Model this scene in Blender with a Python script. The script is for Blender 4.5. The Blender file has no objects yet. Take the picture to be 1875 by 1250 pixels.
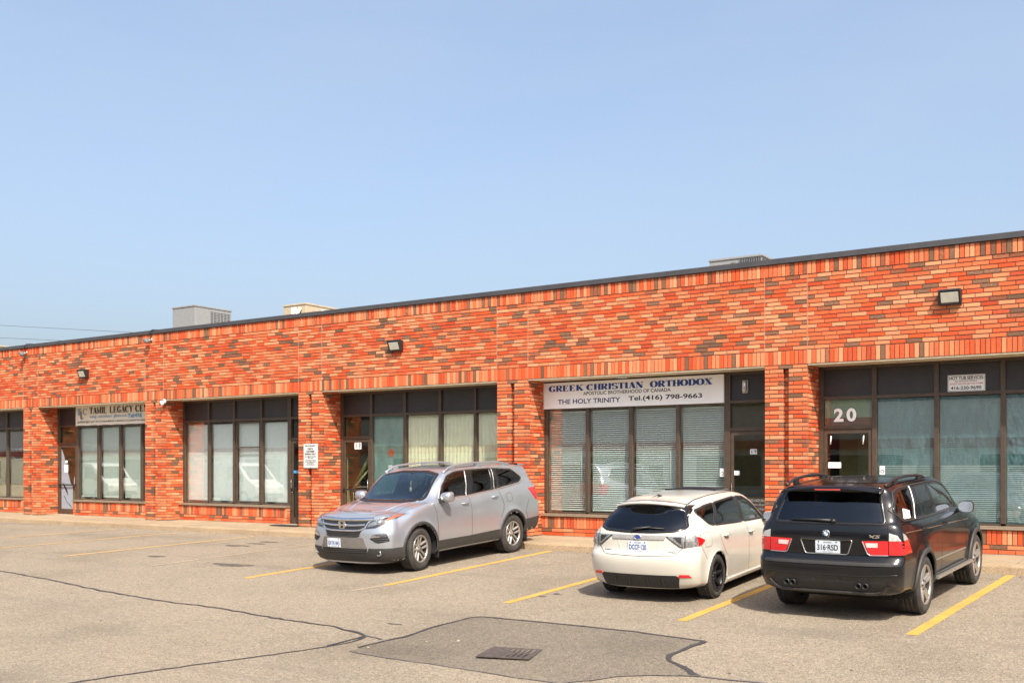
import bpy, bmesh, math, random
import numpy as np
from mathutils import Vector, Matrix
from mathutils.bvhtree import BVHTree
random.seed(7)
R = math.radians
SC = bpy.context.scene
COL = SC.collection

# ------------------------------------------------------------------ camera, sky, sun, exposure
PHI = R(56.28672)
SPH, CPH = math.sin(PHI), math.cos(PHI)
CAM_D, CAM_H = 18.837, 1.675
cam_d = bpy.data.cameras.new('camera')
cam = bpy.data.objects.new('camera', cam_d)
COL.objects.link(cam)
cam.location = (0, -CAM_D, CAM_H)
cam.rotation_euler = (R(90), 0, math.asin(CPH))
cam_d.lens = 36.48
cam_d.sensor_width = 36
cam_d.shift_y = 0.12267
cam_d.clip_start = 0.1
cam_d.clip_end = 6000
SC.camera = cam

SUN = Vector((0.65, -0.565, 1.0)).normalized()          # towards the sun
SUN_EL = math.asin(SUN.z)
SUN_AZ = math.atan2(SUN.x, SUN.y)
w = bpy.data.worlds.new('World')
SC.world = w
w.use_nodes = True
nt = w.node_tree
bg = nt.nodes['Background']
sky = nt.nodes.new('ShaderNodeTexSky')
sky.sky_type = 'NISHITA'
sky.sun_disc = False
sky.sun_elevation = SUN_EL
sky.sun_rotation = SUN_AZ
sky.altitude = 0
sky.air_density = 1.0
sky.dust_density = 6.0
sky.ozone_density = 1.3
tc = nt.nodes.new('ShaderNodeTexCoord'); mp = nt.nodes.new('ShaderNodeMapping'); mp.inputs['Scale'].default_value = (1.2, 1.2, 5.0); mp.inputs['Rotation'].default_value = (0.25, 0.1, 0.4)
nz = nt.nodes.new('ShaderNodeTexNoise'); nz.inputs['Scale'].default_value = 2.2; nz.inputs['Detail'].default_value = 7; nz.inputs['Roughness'].default_value = 0.55
cr = nt.nodes.new('ShaderNodeValToRGB'); cr.color_ramp.elements[0].position = 0.35; cr.color_ramp.elements[0].color = (0.22, 0.22, 0.22, 1); cr.color_ramp.elements[1].position = 0.75; cr.color_ramp.elements[1].color = (0.50, 0.50, 0.50, 1)
mxs = nt.nodes.new('ShaderNodeMix'); mxs.data_type = 'RGBA'; mxs.inputs[7].default_value = (2.0, 2.45, 3.08, 1)      # thin high haze
nt.links.new(tc.outputs['Generated'], mp.inputs[0]); nt.links.new(mp.outputs[0], nz.inputs['Vector']); nt.links.new(nz.outputs['Fac'], cr.inputs[0]); nt.links.new(cr.outputs[0], mxs.inputs[0])
nt.links.new(sky.outputs[0], mxs.inputs[6]); nt.links.new(mxs.outputs[2], bg.inputs[0])
bg.inputs[1].default_value = 0.15
sun_d = bpy.data.lights.new('sun', 'SUN')
sun_d.energy = 3.8
sun_d.angle = R(0.6)
sun_d.color = (1.0, 0.93, 0.82)
sun = bpy.data.objects.new('sun', sun_d)
COL.objects.link(sun)
sun.rotation_euler = SUN.to_track_quat('Z', 'Y').to_euler()
SC.view_settings.view_transform = 'Standard'
SC.view_settings.look = 'None'
SC.view_settings.exposure = 0.9
SC.view_settings.gamma = 1
SC.cycles.max_bounces = 8
SC.cycles.transparent_max_bounces = 12

# ------------------------------------------------------------------ helpers
def tag(o, label=None, cat=None, group=None, kind=None):
    if label: o['label'] = label
    if cat: o['category'] = cat
    if group: o['group'] = group
    if kind: o['kind'] = kind
    return o

def empty(name, loc=(0, 0, 0), parent=None):
    o = bpy.data.objects.new(name, None)
    COL.objects.link(o)
    o.location = loc
    o.empty_display_size = 0.2
    if parent: o.parent = parent
    return o

class MB:
    """collects faces, builds ONE mesh object"""
    def __init__(s):
        s.v, s.f, s.m, s.sm = [], [], [], []
    def add(s, vs, fs, m=0, smooth=False):
        b = len(s.v)
        s.v += [tuple(v) for v in vs]
        for f in fs:
            s.f.append(tuple(b + i for i in f)); s.m.append(m); s.sm.append(smooth)
    def box(s, x0, x1, y0, y1, z0, z1, m=0):
        s.add([(x0,y0,z0),(x1,y0,z0),(x1,y1,z0),(x0,y1,z0),(x0,y0,z1),(x1,y0,z1),(x1,y1,z1),(x0,y1,z1)],
              [(0,3,2,1),(4,5,6,7),(0,1,5,4),(1,2,6,5),(2,3,7,6),(3,0,4,7)], m)
    def quad(s, a, b, c, d, m=0):
        s.add([a, b, c, d], [(0,1,2,3)], m)
    def prism(s, poly, f, d0, d1, m=0):
        """poly 2d list, f(u,v,d)->point; extruded from d0 to d1"""
        n = len(poly)
        s.add([f(u, v, d0) for u, v in poly] + [f(u, v, d1) for u, v in poly],
              [tuple(range(n))[::-1], tuple(range(n, 2*n))] + [(i, (i+1) % n, n+(i+1) % n, n+i) for i in range(n)], m)
    def tube(s, path, r, n=8, m=0, cap=True):
        path = [Vector(p) for p in path]
        rs = r if isinstance(r, (list, tuple)) else [r]*len(path)
        vs = []
        up = Vector((0, 0, 1))
        for i, p in enumerate(path):
            t = (path[min(i+1, len(path)-1)] - path[max(i-1, 0)]).normalized()
            a = t.cross(up)
            if a.length < 1e-3: a = t.cross(Vector((1, 0, 0)))
            a.normalize(); b = a.cross(t).normalized()
            for k in range(n):
                g = 2*math.pi*k/n
                vs.append(p + (a*math.cos(g) + b*math.sin(g))*rs[i])
        fs = [(i*n+k, i*n+(k+1) % n, (i+1)*n+(k+1) % n, (i+1)*n+k) for i in range(len(path)-1) for k in range(n)]
        if cap: fs += [tuple(range(n))[::-1], tuple(range((len(path)-1)*n, len(path)*n))]
        s.add(vs, fs, m, True)
    def lathe(s, prof, f, n=40, m=0, smooth=True):
        """prof [(r,h)], f(a,b,h) -> point with a,b in the disc plane"""
        vs = [f(r*math.cos(2*math.pi*k/n), r*math.sin(2*math.pi*k/n), h) for r, h in prof for k in range(n)]
        fs = [(i*n+k, i*n+(k+1) % n, (i+1)*n+(k+1) % n, (i+1)*n+k) for i in range(len(prof)-1) for k in range(n)]
        s.add(vs, fs, m, smooth)
    def build(s, name, mats, parent=None, bevel=0, segs=2, sharp=40):
        me = bpy.data.meshes.new(name)
        me.from_pydata(s.v, [], s.f)
        if not isinstance(mats, (list, tuple)): mats = [mats]
        for m in mats: me.materials.append(m)
        me.polygons.foreach_set('material_index', s.m)
        me.polygons.foreach_set('use_smooth', s.sm)
        me.update()
        o = bpy.data.objects.new(name, me)
        COL.objects.link(o)
        if parent: o.parent = parent
        if bevel:
            b = o.modifiers.new('bevel', 'BEVEL'); b.width = bevel; b.segments = segs; b.limit_method = 'ANGLE'
        return o

# ------------------------------------------------------------------ materials
def S(r, g, b):
    """sRGB 0-255 to linear"""
    return tuple((c/12.92 if c <= 0.04045 else ((c+0.055)/1.055)**2.4) for c in (r/255, g/255, b/255))

class NT:
    def __init__(s, name):
        s.mat = bpy.data.materials.new(name); s.mat.use_nodes = True
        s.t = s.mat.node_tree; s.b = s.t.nodes['Principled BSDF']; s.out = s.t.nodes['Material Output']
    def n(s, typ, **kw):
        nd = s.t.nodes.new('ShaderNode'+typ)
        for k, v in kw.items():
            if k.startswith('i_'): nd.inputs[k[2:].replace('_', ' ')].default_value = v
            else: setattr(nd, k, v)
        return nd
    def l(s, a, b): s.t.links.new(a, b)
    def coords(s, which='Object', scale=(1, 1, 1)):
        tc = s.n('TexCoord'); mp = s.n('Mapping'); mp.inputs['Scale'].default_value = scale
        s.l(tc.outputs[which], mp.inputs[0]); return mp.outputs[0]
    def noise(s, vec, scale, detail=4, rough=0.6):
        nd = s.n('TexNoise'); nd.inputs['Scale'].default_value = scale; nd.inputs['Detail'].default_value = detail
        nd.inputs['Roughness'].default_value = rough
        if vec is not None: s.l(vec, nd.inputs['Vector'])
        return nd.outputs['Fac']
    def ramp(s, fac, stops, interp='LINEAR'):
        nd = s.n('ValToRGB'); nd.color_ramp.interpolation = interp
        cr = nd.color_ramp
        while len(cr.elements) < len(stops): cr.elements.new(0.5)
        for e, (p, c) in zip(cr.elements, stops):
            e.position = p; e.color = (c[0], c[1], c[2], 1) if len(c) == 3 else c
        s.l(fac, nd.inputs[0]); return nd.outputs[0]
    def mix(s, fac, a, b, typ='MIX'):
        nd = s.n('Mix', data_type='RGBA', blend_type=typ)
        for sock, v in ((nd.inputs[0], fac), (nd.inputs[6], a), (nd.inputs[7], b)):
            if hasattr(v, 'is_linked'): s.l(v, sock)
            elif isinstance(v, (int, float)): sock.default_value = v
            else: sock.default_value = (*v, 1)
        return nd.outputs[2]
    def math(s, op, a, b=0.0):
        nd = s.n('Math', operation=op)
        for sock, v in ((nd.inputs[0], a), (nd.inputs[1], b)):
            if hasattr(v, 'is_linked'): s.l(v, sock)
            else: sock.default_value = v
        return nd.outputs[0]
    def bump(s, h, strength=0.3, dist=0.01):
        nd = s.n('Bump'); nd.inputs['Strength'].default_value = strength; nd.inputs['Distance'].default_value = dist
        s.l(h, nd.inputs['Height']); s.l(nd.outputs[0], s.b.inputs['Normal']); return nd
    def set(s, **kw):
        for k, v in kw.items():
            s.b.inputs[k.replace('_', ' ')].default_value = v if not (isinstance(v, tuple) and len(v) == 3) else (*v, 1)
        return s

def simple(name, col, rough=0.6, metal=0.0, var=0.12, scale=9.0, bump=0.0, bscale=60, **kw):
    """plain surface with a little uneven tone and grain"""
    m = NT(name); v = m.coords()
    f = m.noise(v, scale, 5)
    lo = tuple(c*(1-var) for c in col); hi = tuple(min(1, c*(1+var)) for c in col)
    c = m.ramp(f, [(0.3, lo), (0.7, hi)])
    m.l(c, m.b.inputs['Base Color'])
    m.set(Roughness=rough, Metallic=metal, **kw)
    rr = m.math('MULTIPLY_ADD', m.noise(v, scale*2.3, 3), 0.2)
    m.t.nodes[-1].inputs[2].default_value = rough-0.1
    m.l(rr, m.b.inputs['Roughness'])
    if bump: m.bump(m.noise(v, bscale, 3), bump, 0.005)
    return m.mat

def brick_material():
    m = NT('brick'); v = m.coords()
    g = m.n('NewGeometry'); rnd = g.outputs['Random Per Island']
    vivid, red, oran, salm, peach = (0.59,0.076,0.019), (0.46,0.060,0.019), (0.57,0.120,0.042), (0.60,0.188,0.082), (0.62,0.245,0.120)
    brn, dbr = (0.155,0.085,0.050), (0.24,0.080,0.04)
    base = m.ramp(rnd, [(0.0, vivid), (0.11, red), (0.19, oran), (0.37, salm), (0.57, oran), (0.665, peach), (0.80, vivid), (0.865, brn), (0.955, dbr)], 'CONSTANT')
    # mottling: pale wire-cut flecks on some bricks
    n1 = m.noise(v, 34, 5, 0.7); n2 = m.noise(v, 7, 3)
    r2 = m.math('FRACT', m.math('MULTIPLY', rnd, 37.0))
    fleck = m.math('MULTIPLY', m.ramp(n1, [(0.45, (0,0,0)), (0.68, (1,1,1))]), m.math('MULTIPLY', r2, 0.55))
    c = m.mix(fleck, base, (0.60, 0.25, 0.145))
    dark = m.math('MULTIPLY', m.ramp(m.noise(v, 22, 4, 0.7), [(0.55, (0,0,0)), (0.75, (1,1,1))]), 0.35)
    c = m.mix(dark, c, (0.22, 0.06, 0.03))
    r3 = m.math('FRACT', m.math('MULTIPLY', rnd, 91.0))
    val = m.math('MULTIPLY_ADD', r3, 0.30); m.t.nodes[-1].inputs[2].default_value = 0.86
    hs = m.n('HueSaturation'); m.l(c, hs.inputs['Color']); m.l(val, hs.inputs['Value'])
    # broad weathering of the wall
    wz = m.ramp(m.noise(v, 0.55, 4), [(0.3, (0.88,0.88,0.88)), (0.7, (1.06,1.06,1.06))])
    c = m.mix(1.0, hs.outputs[0], wz, 'MULTIPLY')
    m.l(c, m.b.inputs['Base Color']); m.set(Roughness=0.88)
    m.b.inputs['Specular IOR Level'].default_value = 0.25
    m.bump(m.noise(v, 120, 4), 0.35, 0.006)
    return m.mat

def asphalt_material(name, dark=1.0, tint=(1, 1, 1)):
    m = NT(name); v = m.coords()
    sp = m.n('TexVoronoi'); sp.inputs['Scale'].default_value = 75; m.l(v, sp.inputs['Vector'])
    cells = m.ramp(sp.outputs['Color'], [(0.0, (0.104,0.084,0.064)), (0.35, (0.203,0.169,0.127)), (0.7, (0.257,0.215,0.163)), (1.0, (0.36,0.31,0.245))])
    fine = m.ramp(m.noise(v, 160, 3, 0.7), [(0.3, (0.70,0.70,0.70)), (0.7, (1.25,1.25,1.25))])
    c = m.mix(1.0, cells, fine, 'MULTIPLY')
    mid = m.ramp(m.noise(v, 14, 5, 0.65), [(0.3, (0.86,0.86,0.87)), (0.7, (1.12,1.12,1.10))])
    c = m.mix(1.0, c, mid, 'MULTIPLY')
    big = m.ramp(m.noise(v, 0.55, 6, 0.6), [(0.28, (0.79,0.78,0.77)), (0.5, (1,1,1)), (0.75, (1.10,1.09,1.07))])
    c = m.mix(1.0, c, big, 'MULTIPLY')
    # tyre-worn lanes and stains
    st = m.coords('Object', (0.35, 1.4, 1))
    stain = m.math('MULTIPLY', m.ramp(m.noise(st, 0.9, 6, 0.7), [(0.56, (0,0,0)), (0.78, (1,1,1))]), 0.5)
    c = m.mix(stain, c, (0.12, 0.10, 0.085))
    c = m.mix(1.0, c, tuple(dark*t for t in tint), 'MULTIPLY')
    m.l(c, m.b.inputs['Base Color']); m.set(Roughness=0.95)
    m.b.inputs['Specular IOR Level'].default_value = 0.2
    h = m.math('ADD', sp.outputs['Distance'], m.noise(v, 30, 4))
    m.bump(h, 0.55, 0.008)
    return m.mat

def concrete_material(name, col, speck=0.25):
    m = NT(name); v = m.coords()
    a = m.ramp(m.noise(v, 1.3, 6, 0.65), [(0.3, tuple(c*0.78 for c in col)), (0.7, tuple(c*1.12 for c in col))])
    b = m.ramp(m.noise(v, 45, 4, 0.7), [(0.3, (1-speck,)*3), (0.7, (1+speck*0.6,)*3)])
    c = m.mix(1.0, a, b, 'MULTIPLY')
    st = m.math('MULTIPLY', m.ramp(m.noise(m.coords('Object', (1, 1, 5)), 3.5, 5, 0.7), [(0.52, (0,0,0)), (0.75, (1,1,1))]), 0.45)
    c = m.mix(st, c, (0.20, 0.13, 0.075))
    m.l(c, m.b.inputs['Base Color']); m.set(Roughness=0.92); m.bump(m.noise(v, 60, 5), 0.4, 0.006)
    return m.mat

def stripe_material(name, col, wear=0.5):
    m = NT(name); v = m.coords()
    a = m.ramp(m.noise(v, 2.2, 5), [(0.3, tuple(c*0.85 for c in col)), (0.7, tuple(c*1.08 for c in col))])
    hole = m.ramp(m.noise(v, 26, 6, 0.75), [(0.62-wear*0.22, (0,0,0)), (0.70-wear*0.16, (1,1,1))])
    c = m.mix(hole, a, (0.20, 0.17, 0.13)) if wear > 0 else a
    m.l(c, m.b.inputs['Base Color']); m.set(Roughness=0.8); m.bump(m.noise(v, 90, 4), 0.4, 0.005)
    return m.mat

def glass_material(name, tint=(0.78, 0.86, 0.83), refl=1.0, rough=0.0, gcol=(1, 1, 1), ior=1.5):
    m = NT(name)
    tr = m.n('BsdfTransparent'); tr.inputs[0].default_value = (*tint, 1)
    gl = m.n('BsdfGlossy'); gl.inputs['Roughness'].default_value = rough; gl.inputs['Color'].default_value = (*gcol, 1)
    lw = m.n('LayerWeight'); lw.inputs[0].default_value = 0.5
    r0 = ((ior-1)/(ior+1))**2
    fr = m.math('MULTIPLY_ADD', m.math('POWER', lw.outputs['Facing'], 5.0), 1-r0); m.t.nodes[-1].inputs[2].default_value = r0
    nz = m.n('Bump'); nz.inputs['Strength'].default_value = 0.03; nz.inputs['Distance'].default_value = 0.02
    m.l(m.noise(m.coords(), 0.9, 2), nz.inputs['Height']); m.l(nz.outputs[0], gl.inputs['Normal'])
    f = m.math('MINIMUM', m.math('MULTIPLY', fr, refl), 0.95)
    mx = m.n('MixShader'); m.l(f, mx.inputs[0]); m.l(tr.outputs[0], mx.inputs[1]); m.l(gl.outputs[0], mx.inputs[2])
    m.l(mx.outputs[0], m.out.inputs[0]); return m.mat

def paint_material(name, col, metal=0.0, rough=0.25, flake=0.0, coat=1.0):
    m = NT(name); v = m.coords()
    lo = tuple(c*0.93 for c in col)
    c = m.ramp(m.noise(v, 2.0, 4), [(0.3, lo), (0.7, col)])
    # road dust near the sills
    sep = m.n('SeparateXYZ'); m.l(m.coords(), sep.inputs[0])
    d = m.math('MULTIPLY', m.ramp(sep.outputs[2], [(0.25, (1,1,1)), (0.62, (0,0,0))]), m.noise(v, 9, 5, 0.7))
    d = m.math('MULTIPLY', d, 0.30)
    c = m.mix(d, c, (0.30, 0.25, 0.19))
    m.l(c, m.b.inputs['Base Color']); m.set(Metallic=metal, Roughness=rough)
    m.b.inputs['Coat Weight'].default_value = coat; m.b.inputs['Coat Roughness'].default_value = 0.04
    if flake: m.bump(m.noise(v, 900, 2), flake, 0.001)
    return m.mat

def rubber_material():
    m = NT('tyre_rubber'); v = m.coords()
    c = m.ramp(m.noise(v, 6, 5), [(0.3, (0.018,0.017,0.016)), (0.75, (0.055,0.050,0.044))])
    m.l(c, m.b.inputs['Base Color']); m.set(Roughness=0.85)
    m.bump(m.noise(v, 55, 4, 0.7), 0.5, 0.006)
    return m.mat

M = {}
M['brick'] = brick_material()
M['mortar'] = simple('mortar', (0.19,0.120,0.082), 0.95, var=0.3, scale=12)
M['caulk'] = simple('caulk', (0.40,0.20,0.13), 0.8)
M['asphalt'] = asphalt_material('asphalt')
M['patch'] = asphalt_material('patch_asphalt', 0.70, (0.98, 0.99, 1.02))
M['crackseal'] = simple('crack_sealant', (0.035,0.033,0.033), 0.6, var=0.35, scale=20, bump=0.4)
M['crackseal2'] = simple('crack_sealant_worn', (0.12,0.105,0.10), 0.8, var=0.4, scale=25, bump=0.4)
M['oil'] = simple('oil_stain', (0.085,0.070,0.055), 0.7, var=0.5, scale=14)
M['concrete'] = concrete_material('sidewalk_concrete', (0.31,0.235,0.148))
M['kerbcon'] = concrete_material('kerb_concrete', (0.33,0.24,0.148), 0.4)
M['plinth'] = concrete_material('plinth_concrete', (0.36,0.29,0.21), 0.35)
M['yellow'] = stripe_material('yellow_paint', (0.50,0.275,0.045), 0.42)
M['yellow_old'] = stripe_material('worn_yellow_paint', (0.48,0.29,0.08), 0.58)
M['yellow_faint'] = stripe_material('faint_yellow_paint', (0.36,0.27,0.16), 0.9)
M['bronze'] = simple('bronze_aluminium', (0.085,0.060,0.042), 0.42, metal=0.3, var=0.2)
M['bronze_lit'] = M['bronze']
M['spandrel'] = simple('spandrel_panel', (0.030,0.026,0.026), 0.45, var=0.2, scale=3)
M['flashing'] = simple('roof_flashing', (0.062,0.060,0.064), 0.5, metal=0.2, var=0.15, scale=2)
M['soffit'] = simple('soffit_board', (0.66,0.58,0.41), 0.7)
M['sill'] = simple('sill_metal', (0.24,0.185,0.13), 0.55, metal=0.2)
M['roof'] = simple('roof_gravel', (0.25,0.23,0.21), 0.95, var=0.3, scale=40)
M['inside'] = simple('interior_wall', (0.62,0.54,0.37), 0.85)
M['insidefloor'] = simple('interior_floor', (0.48,0.42,0.32), 0.6)
M['glass'] = glass_material('storefront_glass', (0.95,0.975,0.965), 3.3)
M['doorglass'] = glass_material('door_glass', (0.72,0.76,0.70), 1.5)
M['white'] = simple('white_plastic', (0.72,0.72,0.70), 0.5, var=0.06)
M['signwhite'] = simple('sign_white', (0.88,0.88,0.87), 0.4, var=0.05, scale=2)
M['banner'] = simple('banner_vinyl', (0.76,0.71,0.62), 0.55, var=0.06, scale=2)
M['black'] = simple('black_plastic', (0.016,0.016,0.017), 0.5)
M['blackgloss'] = simple('black_gloss', (0.012,0.012,0.013), 0.18)
M['greyplastic'] = simple('grey_cladding', (0.030,0.029,0.028), 0.6, var=0.15)
M['navy'] = simple('navy_letter', (0.008,0.050,0.27), 0.5)
M['navy2'] = simple('dark_navy_letter', (0.015,0.032,0.13), 0.5)
M['ink'] = simple('black_letter', (0.015,0.014,0.014), 0.5)
M['blueink'] = simple('sky_blue_letter', (0.07,0.30,0.58), 0.5)
M['redink'] = simple('red_letter', (0.50,0.06,0.05), 0.5)
M['greyink'] = simple('grey_letter', (0.25,0.33,0.42), 0.5)
M['chrome'] = simple('chrome', (0.75,0.75,0.76), 0.14, metal=1.0, var=0.04)
M['steel'] = simple('steel', (0.45,0.44,0.42), 0.4, metal=0.8)
M['alloy'] = simple('alloy_wheel', (0.42,0.405,0.38), 0.33, metal=0.75, var=0.06)
M['alloydark'] = simple('alloy_dark', (0.055,0.052,0.048), 0.4, metal=0.5)
M['blackwheel'] = simple('black_wheel', (0.012,0.012,0.013), 0.32, metal=0.2)
M['rubber'] = rubber_material()
M['silver'] = paint_material('silver_paint', (0.44,0.47,0.52), 0.70, 0.30, 0.02)
M['whitepaint'] = paint_material('pearl_white_paint', (0.55,0.525,0.465), 0.0, 0.28)
M['blackpaint'] = paint_material('black_paint', (0.005,0.0055,0.0075), 0.0, 0.14, 0, 0.2)
M['blackpaint'].node_tree.nodes['Principled BSDF'].inputs['Specular IOR Level'].default_value = 0.40
M['carglass'] = glass_material('car_glass', (0.40,0.50,0.50), 1.6)
M['windshield'] = glass_material('windshield_glass', (0.52,0.62,0.63), 2.2, gcol=(0.80,0.92,1.0))
M['privacy'] = glass_material('privacy_glass', (0.045,0.05,0.055), 1.25)
M['privacy_blue'] = glass_material('tinted_hatch_glass', (0.022,0.028,0.045), 1.5, gcol=(0.75,0.85,1.0))
M['lens'] = glass_material('clear_lens', (0.86,0.88,0.90), 1.6)
M['redlens'] = simple('red_lens', (0.55,0.010,0.014), 0.12, var=0.15, scale=30, Coat_Weight=1.0)
M['amber'] = simple('amber_lens', (0.62,0.13,0.04), 0.2, var=0.15, scale=25, Coat_Weight=1.0)
M['clearlamp'] = simple('clear_lamp', (0.60,0.59,0.56), 0.12, metal=0.4, var=0.3, scale=40, Coat_Weight=1.0)
M['lampgrey'] = simple('lamp_reflector', (0.27,0.27,0.265), 0.12, metal=0.5, var=0.55, scale=34, Coat_Weight=1.0)
M['bluepaint'] = paint_material('blue_paint', (0.04,0.11,0.22), 0.2, 0.25)
M['cream'] = simple('cream_cladding', (0.72,0.70,0.63), .8, var=.06, scale=2)
M['redband'] = simple('red_band', (0.42,0.06,0.06), .7)
M['platewhite'] = simple('plate_white', (0.50,0.55,0.60), 0.4, var=.05)
M['seat'] = simple('seat_fabric', (0.055,0.055,0.056), 0.85)
M['plateblue'] = simple('plate_blue_ink', (0.03,0.05,0.20), 0.5)
M['blind'] = simple('blind_slat', (0.66,0.74,0.70), 0.6, var=0.05)
M['blindwhite'] = simple('blind_white', (0.66,0.72,0.64), 0.6, var=0.04)
M['vane'] = simple('vertical_vane', (0.70,0.75,0.74), 0.65, var=0.06)
M['curtain'] = simple('cream_curtain', (0.82,0.79,0.57), 0.85, var=0.08, scale=5)
M['paper'] = simple('brown_paper', (0.36,0.30,0.17), 0.8, var=0.15, scale=3)
M['hvacgrey'] = simple('hvac_grey', (0.25,0.25,0.245), 0.55, metal=0.1, var=0.07)
M['hvactan'] = simple('hvac_tan', (0.40,0.33,0.23), 0.55, var=0.08)
M['louver'] = simple('louver_grey', (0.12,0.12,0.12), 0.6)  # plain dark grey for louvres, switch box and camera bodies
M['lamplens'] = simple('lamp_lens', (0.55,0.53,0.44), 0.3, var=0.1, Coat_Weight=0.6)
M['rust'] = simple('rusty_iron', (0.062,0.048,0.042), 0.85, var=0.35, scale=14, bump=0.4)
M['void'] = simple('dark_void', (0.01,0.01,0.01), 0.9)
M['mat'] = simple('door_mat', (0.02,0.018,0.016), 0.95, bump=0.4)

# ------------------------------------------------------------------ ground
def sm(a, b, x):
    t = min(1, max(0, (x-a)/(b-a))); return t*t*(3-2*t)
def slope(x): return 0.02+0.025*sm(-22, -11, x)
def gz(x, y):
    d = -y-1.0
    if d <= 0: return 0.0
    if d < 8.5: e = d
    elif d < 11.5: e = 8.5+(d-8.5)-(d-8.5)**2/6.0
    else: e = 10.0
    return -slope(x)*e
def ray_ground(px, py, up=0.0):
    a, b = (px-937.5)/1900.0, -(py-855.0)/1900.0
    d = (SPH*a-CPH, CPH*a+SPH, b); t = 8.0
    for _ in range(80):
        t = 0.5*t+0.5*(gz(t*d[0], -CAM_D+t*d[1])+up-CAM_H)/d[2]
    return (t*d[0], -CAM_D+t*d[1])

def ground_sheet():
    xs = sorted(set([-900, -400, -200, -120, -80, -60] + [-50+0.5*i for i in range(0, 130)] + [20, 40, 80, 200, 500, 900]))
    ys = sorted(set([-900, -400, -200, -120, -80, -60, -45, -35] + [-28+0.5*i for i in range(0, 56)] + [-0.86, -0.2, 2]))
    vs = [(x, y, gz(x, y)) for y in ys for x in xs]
    n = len(xs)
    fs = [(j*n+i, j*n+i+1, (j+1)*n+i+1, (j+1)*n+i) for j in range(len(ys)-1) for i in range(n-1)]
    mb = MB(); mb.add(vs, fs, 0, True)
    tag(mb.build('parking_lot', M['asphalt']), kind='structure')
    mb = MB(); mb.add([(-2500, 1.9, -0.05), (2500, 1.9, -0.05), (2500, 3000, -0.05), (-2500, 3000, -0.05)], [(0, 1, 2, 3)])
    tag(mb.build('ground', M['asphalt']), kind='structure')
ground_sheet()

def drape(poly, up, name, mat, cell=0.35):
    """flat polygon laid on the lot, cut into small faces that follow its slope"""
    bm = bmesh.new()
    bm.faces.new([bm.verts.new((x, y, 0)) for x, y in poly])
    for _ in range(7):
        e = [e for e in bm.edges if e.calc_length() > cell]
        if not e: break
        bmesh.ops.subdivide_edges(bm, edges=e, cuts=1)
        bmesh.ops.triangulate(bm, faces=bm.faces[:])
    bmesh.ops.recalc_face_normals(bm, faces=bm.faces[:])
    for f in bm.faces:
        if f.normal.z < 0: f.normal_flip()
    for v in bm.verts: v.co.z = gz(v.co.x, v.co.y)+up
    me = bpy.data.meshes.new(name); bm.to_mesh(me); bm.free()
    me.materials.append(mat)
    o = bpy.data.objects.new(name, me); COL.objects.link(o)
    return o

def ribbon(path, width, up, name, mat, jit=0.0, seed=1):
    rnd = random.Random(seed)
    pts = []
    if 'seal' in name: width *= .74
    for a, b in zip(path[:-1], path[1:]):
        n = max(1, int(math.dist(a, b)/0.12))
        for i in range(n):
            t = i/n; pts.append((a[0]+(b[0]-a[0])*t, a[1]+(b[1]-a[1])*t))
    pts.append(path[-1])
    vs = []
    for i, p in enumerate(pts):
        q, r = pts[min(i+1, len(pts)-1)], pts[max(i-1, 0)]
        dx, dy = q[0]-r[0], q[1]-r[1]; L = math.hypot(dx, dy) or 1
        nx, ny = -dy/L, dx/L
        o = rnd.uniform(-jit, jit)
        for s_ in (-1, 1):
            ww = width/2*(1+rnd.uniform(-1, 1)*min(.45, jit*25))
            x, y = p[0]+nx*(o+s_*ww), p[1]+ny*(o+s_*ww)
            vs.append((x, y, gz(x, y)+up))
    mb = MB(); mb.add(vs, [(2*i, 2*i+1, 2*i+3, 2*i+2)[::-1] for i in range(len(pts)-1)])
    return tag(mb.build(name, mat), kind='structure')

for x0, y0, x1, y1, mt in ((-24.65,-4.5,-24.62,-1.3,'yellow_old'), (-22.0,-6.1,-22.0,-1.4,'yellow_old'), (-19.25,-6.4,-19.25,-1.3,'yellow_old'),
        (-16.45,-6.4,-16.5,-1.5,'yellow_faint'), (-13.7,-6.55,-13.62,-1.5,'yellow'), (-10.98,-6.05,-10.91,-1.08,'yellow'),
        (-8.25,-6.62,-8.22,-1.1,'yellow'), (-5.48,-6.78,-5.44,-1.1,'yellow'), (-2.79,-6.42,-2.5,-1.12,'yellow'), (0.2,-6.4,0.25,-1.1,'yellow')):
    ribbon([(x0, y0), (x1, y1)], 0.12 if 'old' in mt or 'faint' in mt else 0.135, 0.004, 'parking_stripe', M[mt], 0.002, int(-x0*10))
ribbon([(-11.12,-6.72), (-10.98,-6.05)], 0.12, 0.004, 'parking_stripe', M['yellow_faint'], 0.004, 5)

pix = lambda l: [ray_ground(*p) for p in l]
patch_px = [(640,1192), (690,1176), (740,1168), (790,1150), (860,1131), (884,1129.5), (1000,1140), (1150,1155), (1290,1174), (1262,1185), (1226,1199), (1224,1210), (1250,1222), (1277,1238), (1200,1236), (1130,1238), (1085,1246), (1020,1250), (930,1237), (800,1216), (700,1203)]
tag(drape(pix(patch_px), 0.004, 'asphalt_patch', M['patch'], 0.5), kind='structure')
ribbon(pix([(655,1185), (700,1174), (740,1166), (790,1149), (860,1131), (884,1129)]), 0.06, 0.008, 'crack_seal', M['crackseal'], 0.012, 3)
ribbon(pix([(884,1129), (1000,1140), (1150,1155), (1290,1174)]), 0.07, 0.0085, 'crack_seal', M['crackseal'], 0.008, 4)
ribbon(pix([(1290,1174), (1262,1185), (1228,1199), (1225,1210), (1250,1222), (1277,1238)]), 0.085, 0.009, 'crack_seal', M['crackseal'], 0.012, 5)
ribbon(pix([(1277,1238), (1340,1245), (1420,1253)]), 0.045, 0.0085, 'crack_seal', M['crackseal2'], 0.012, 6)
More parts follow.
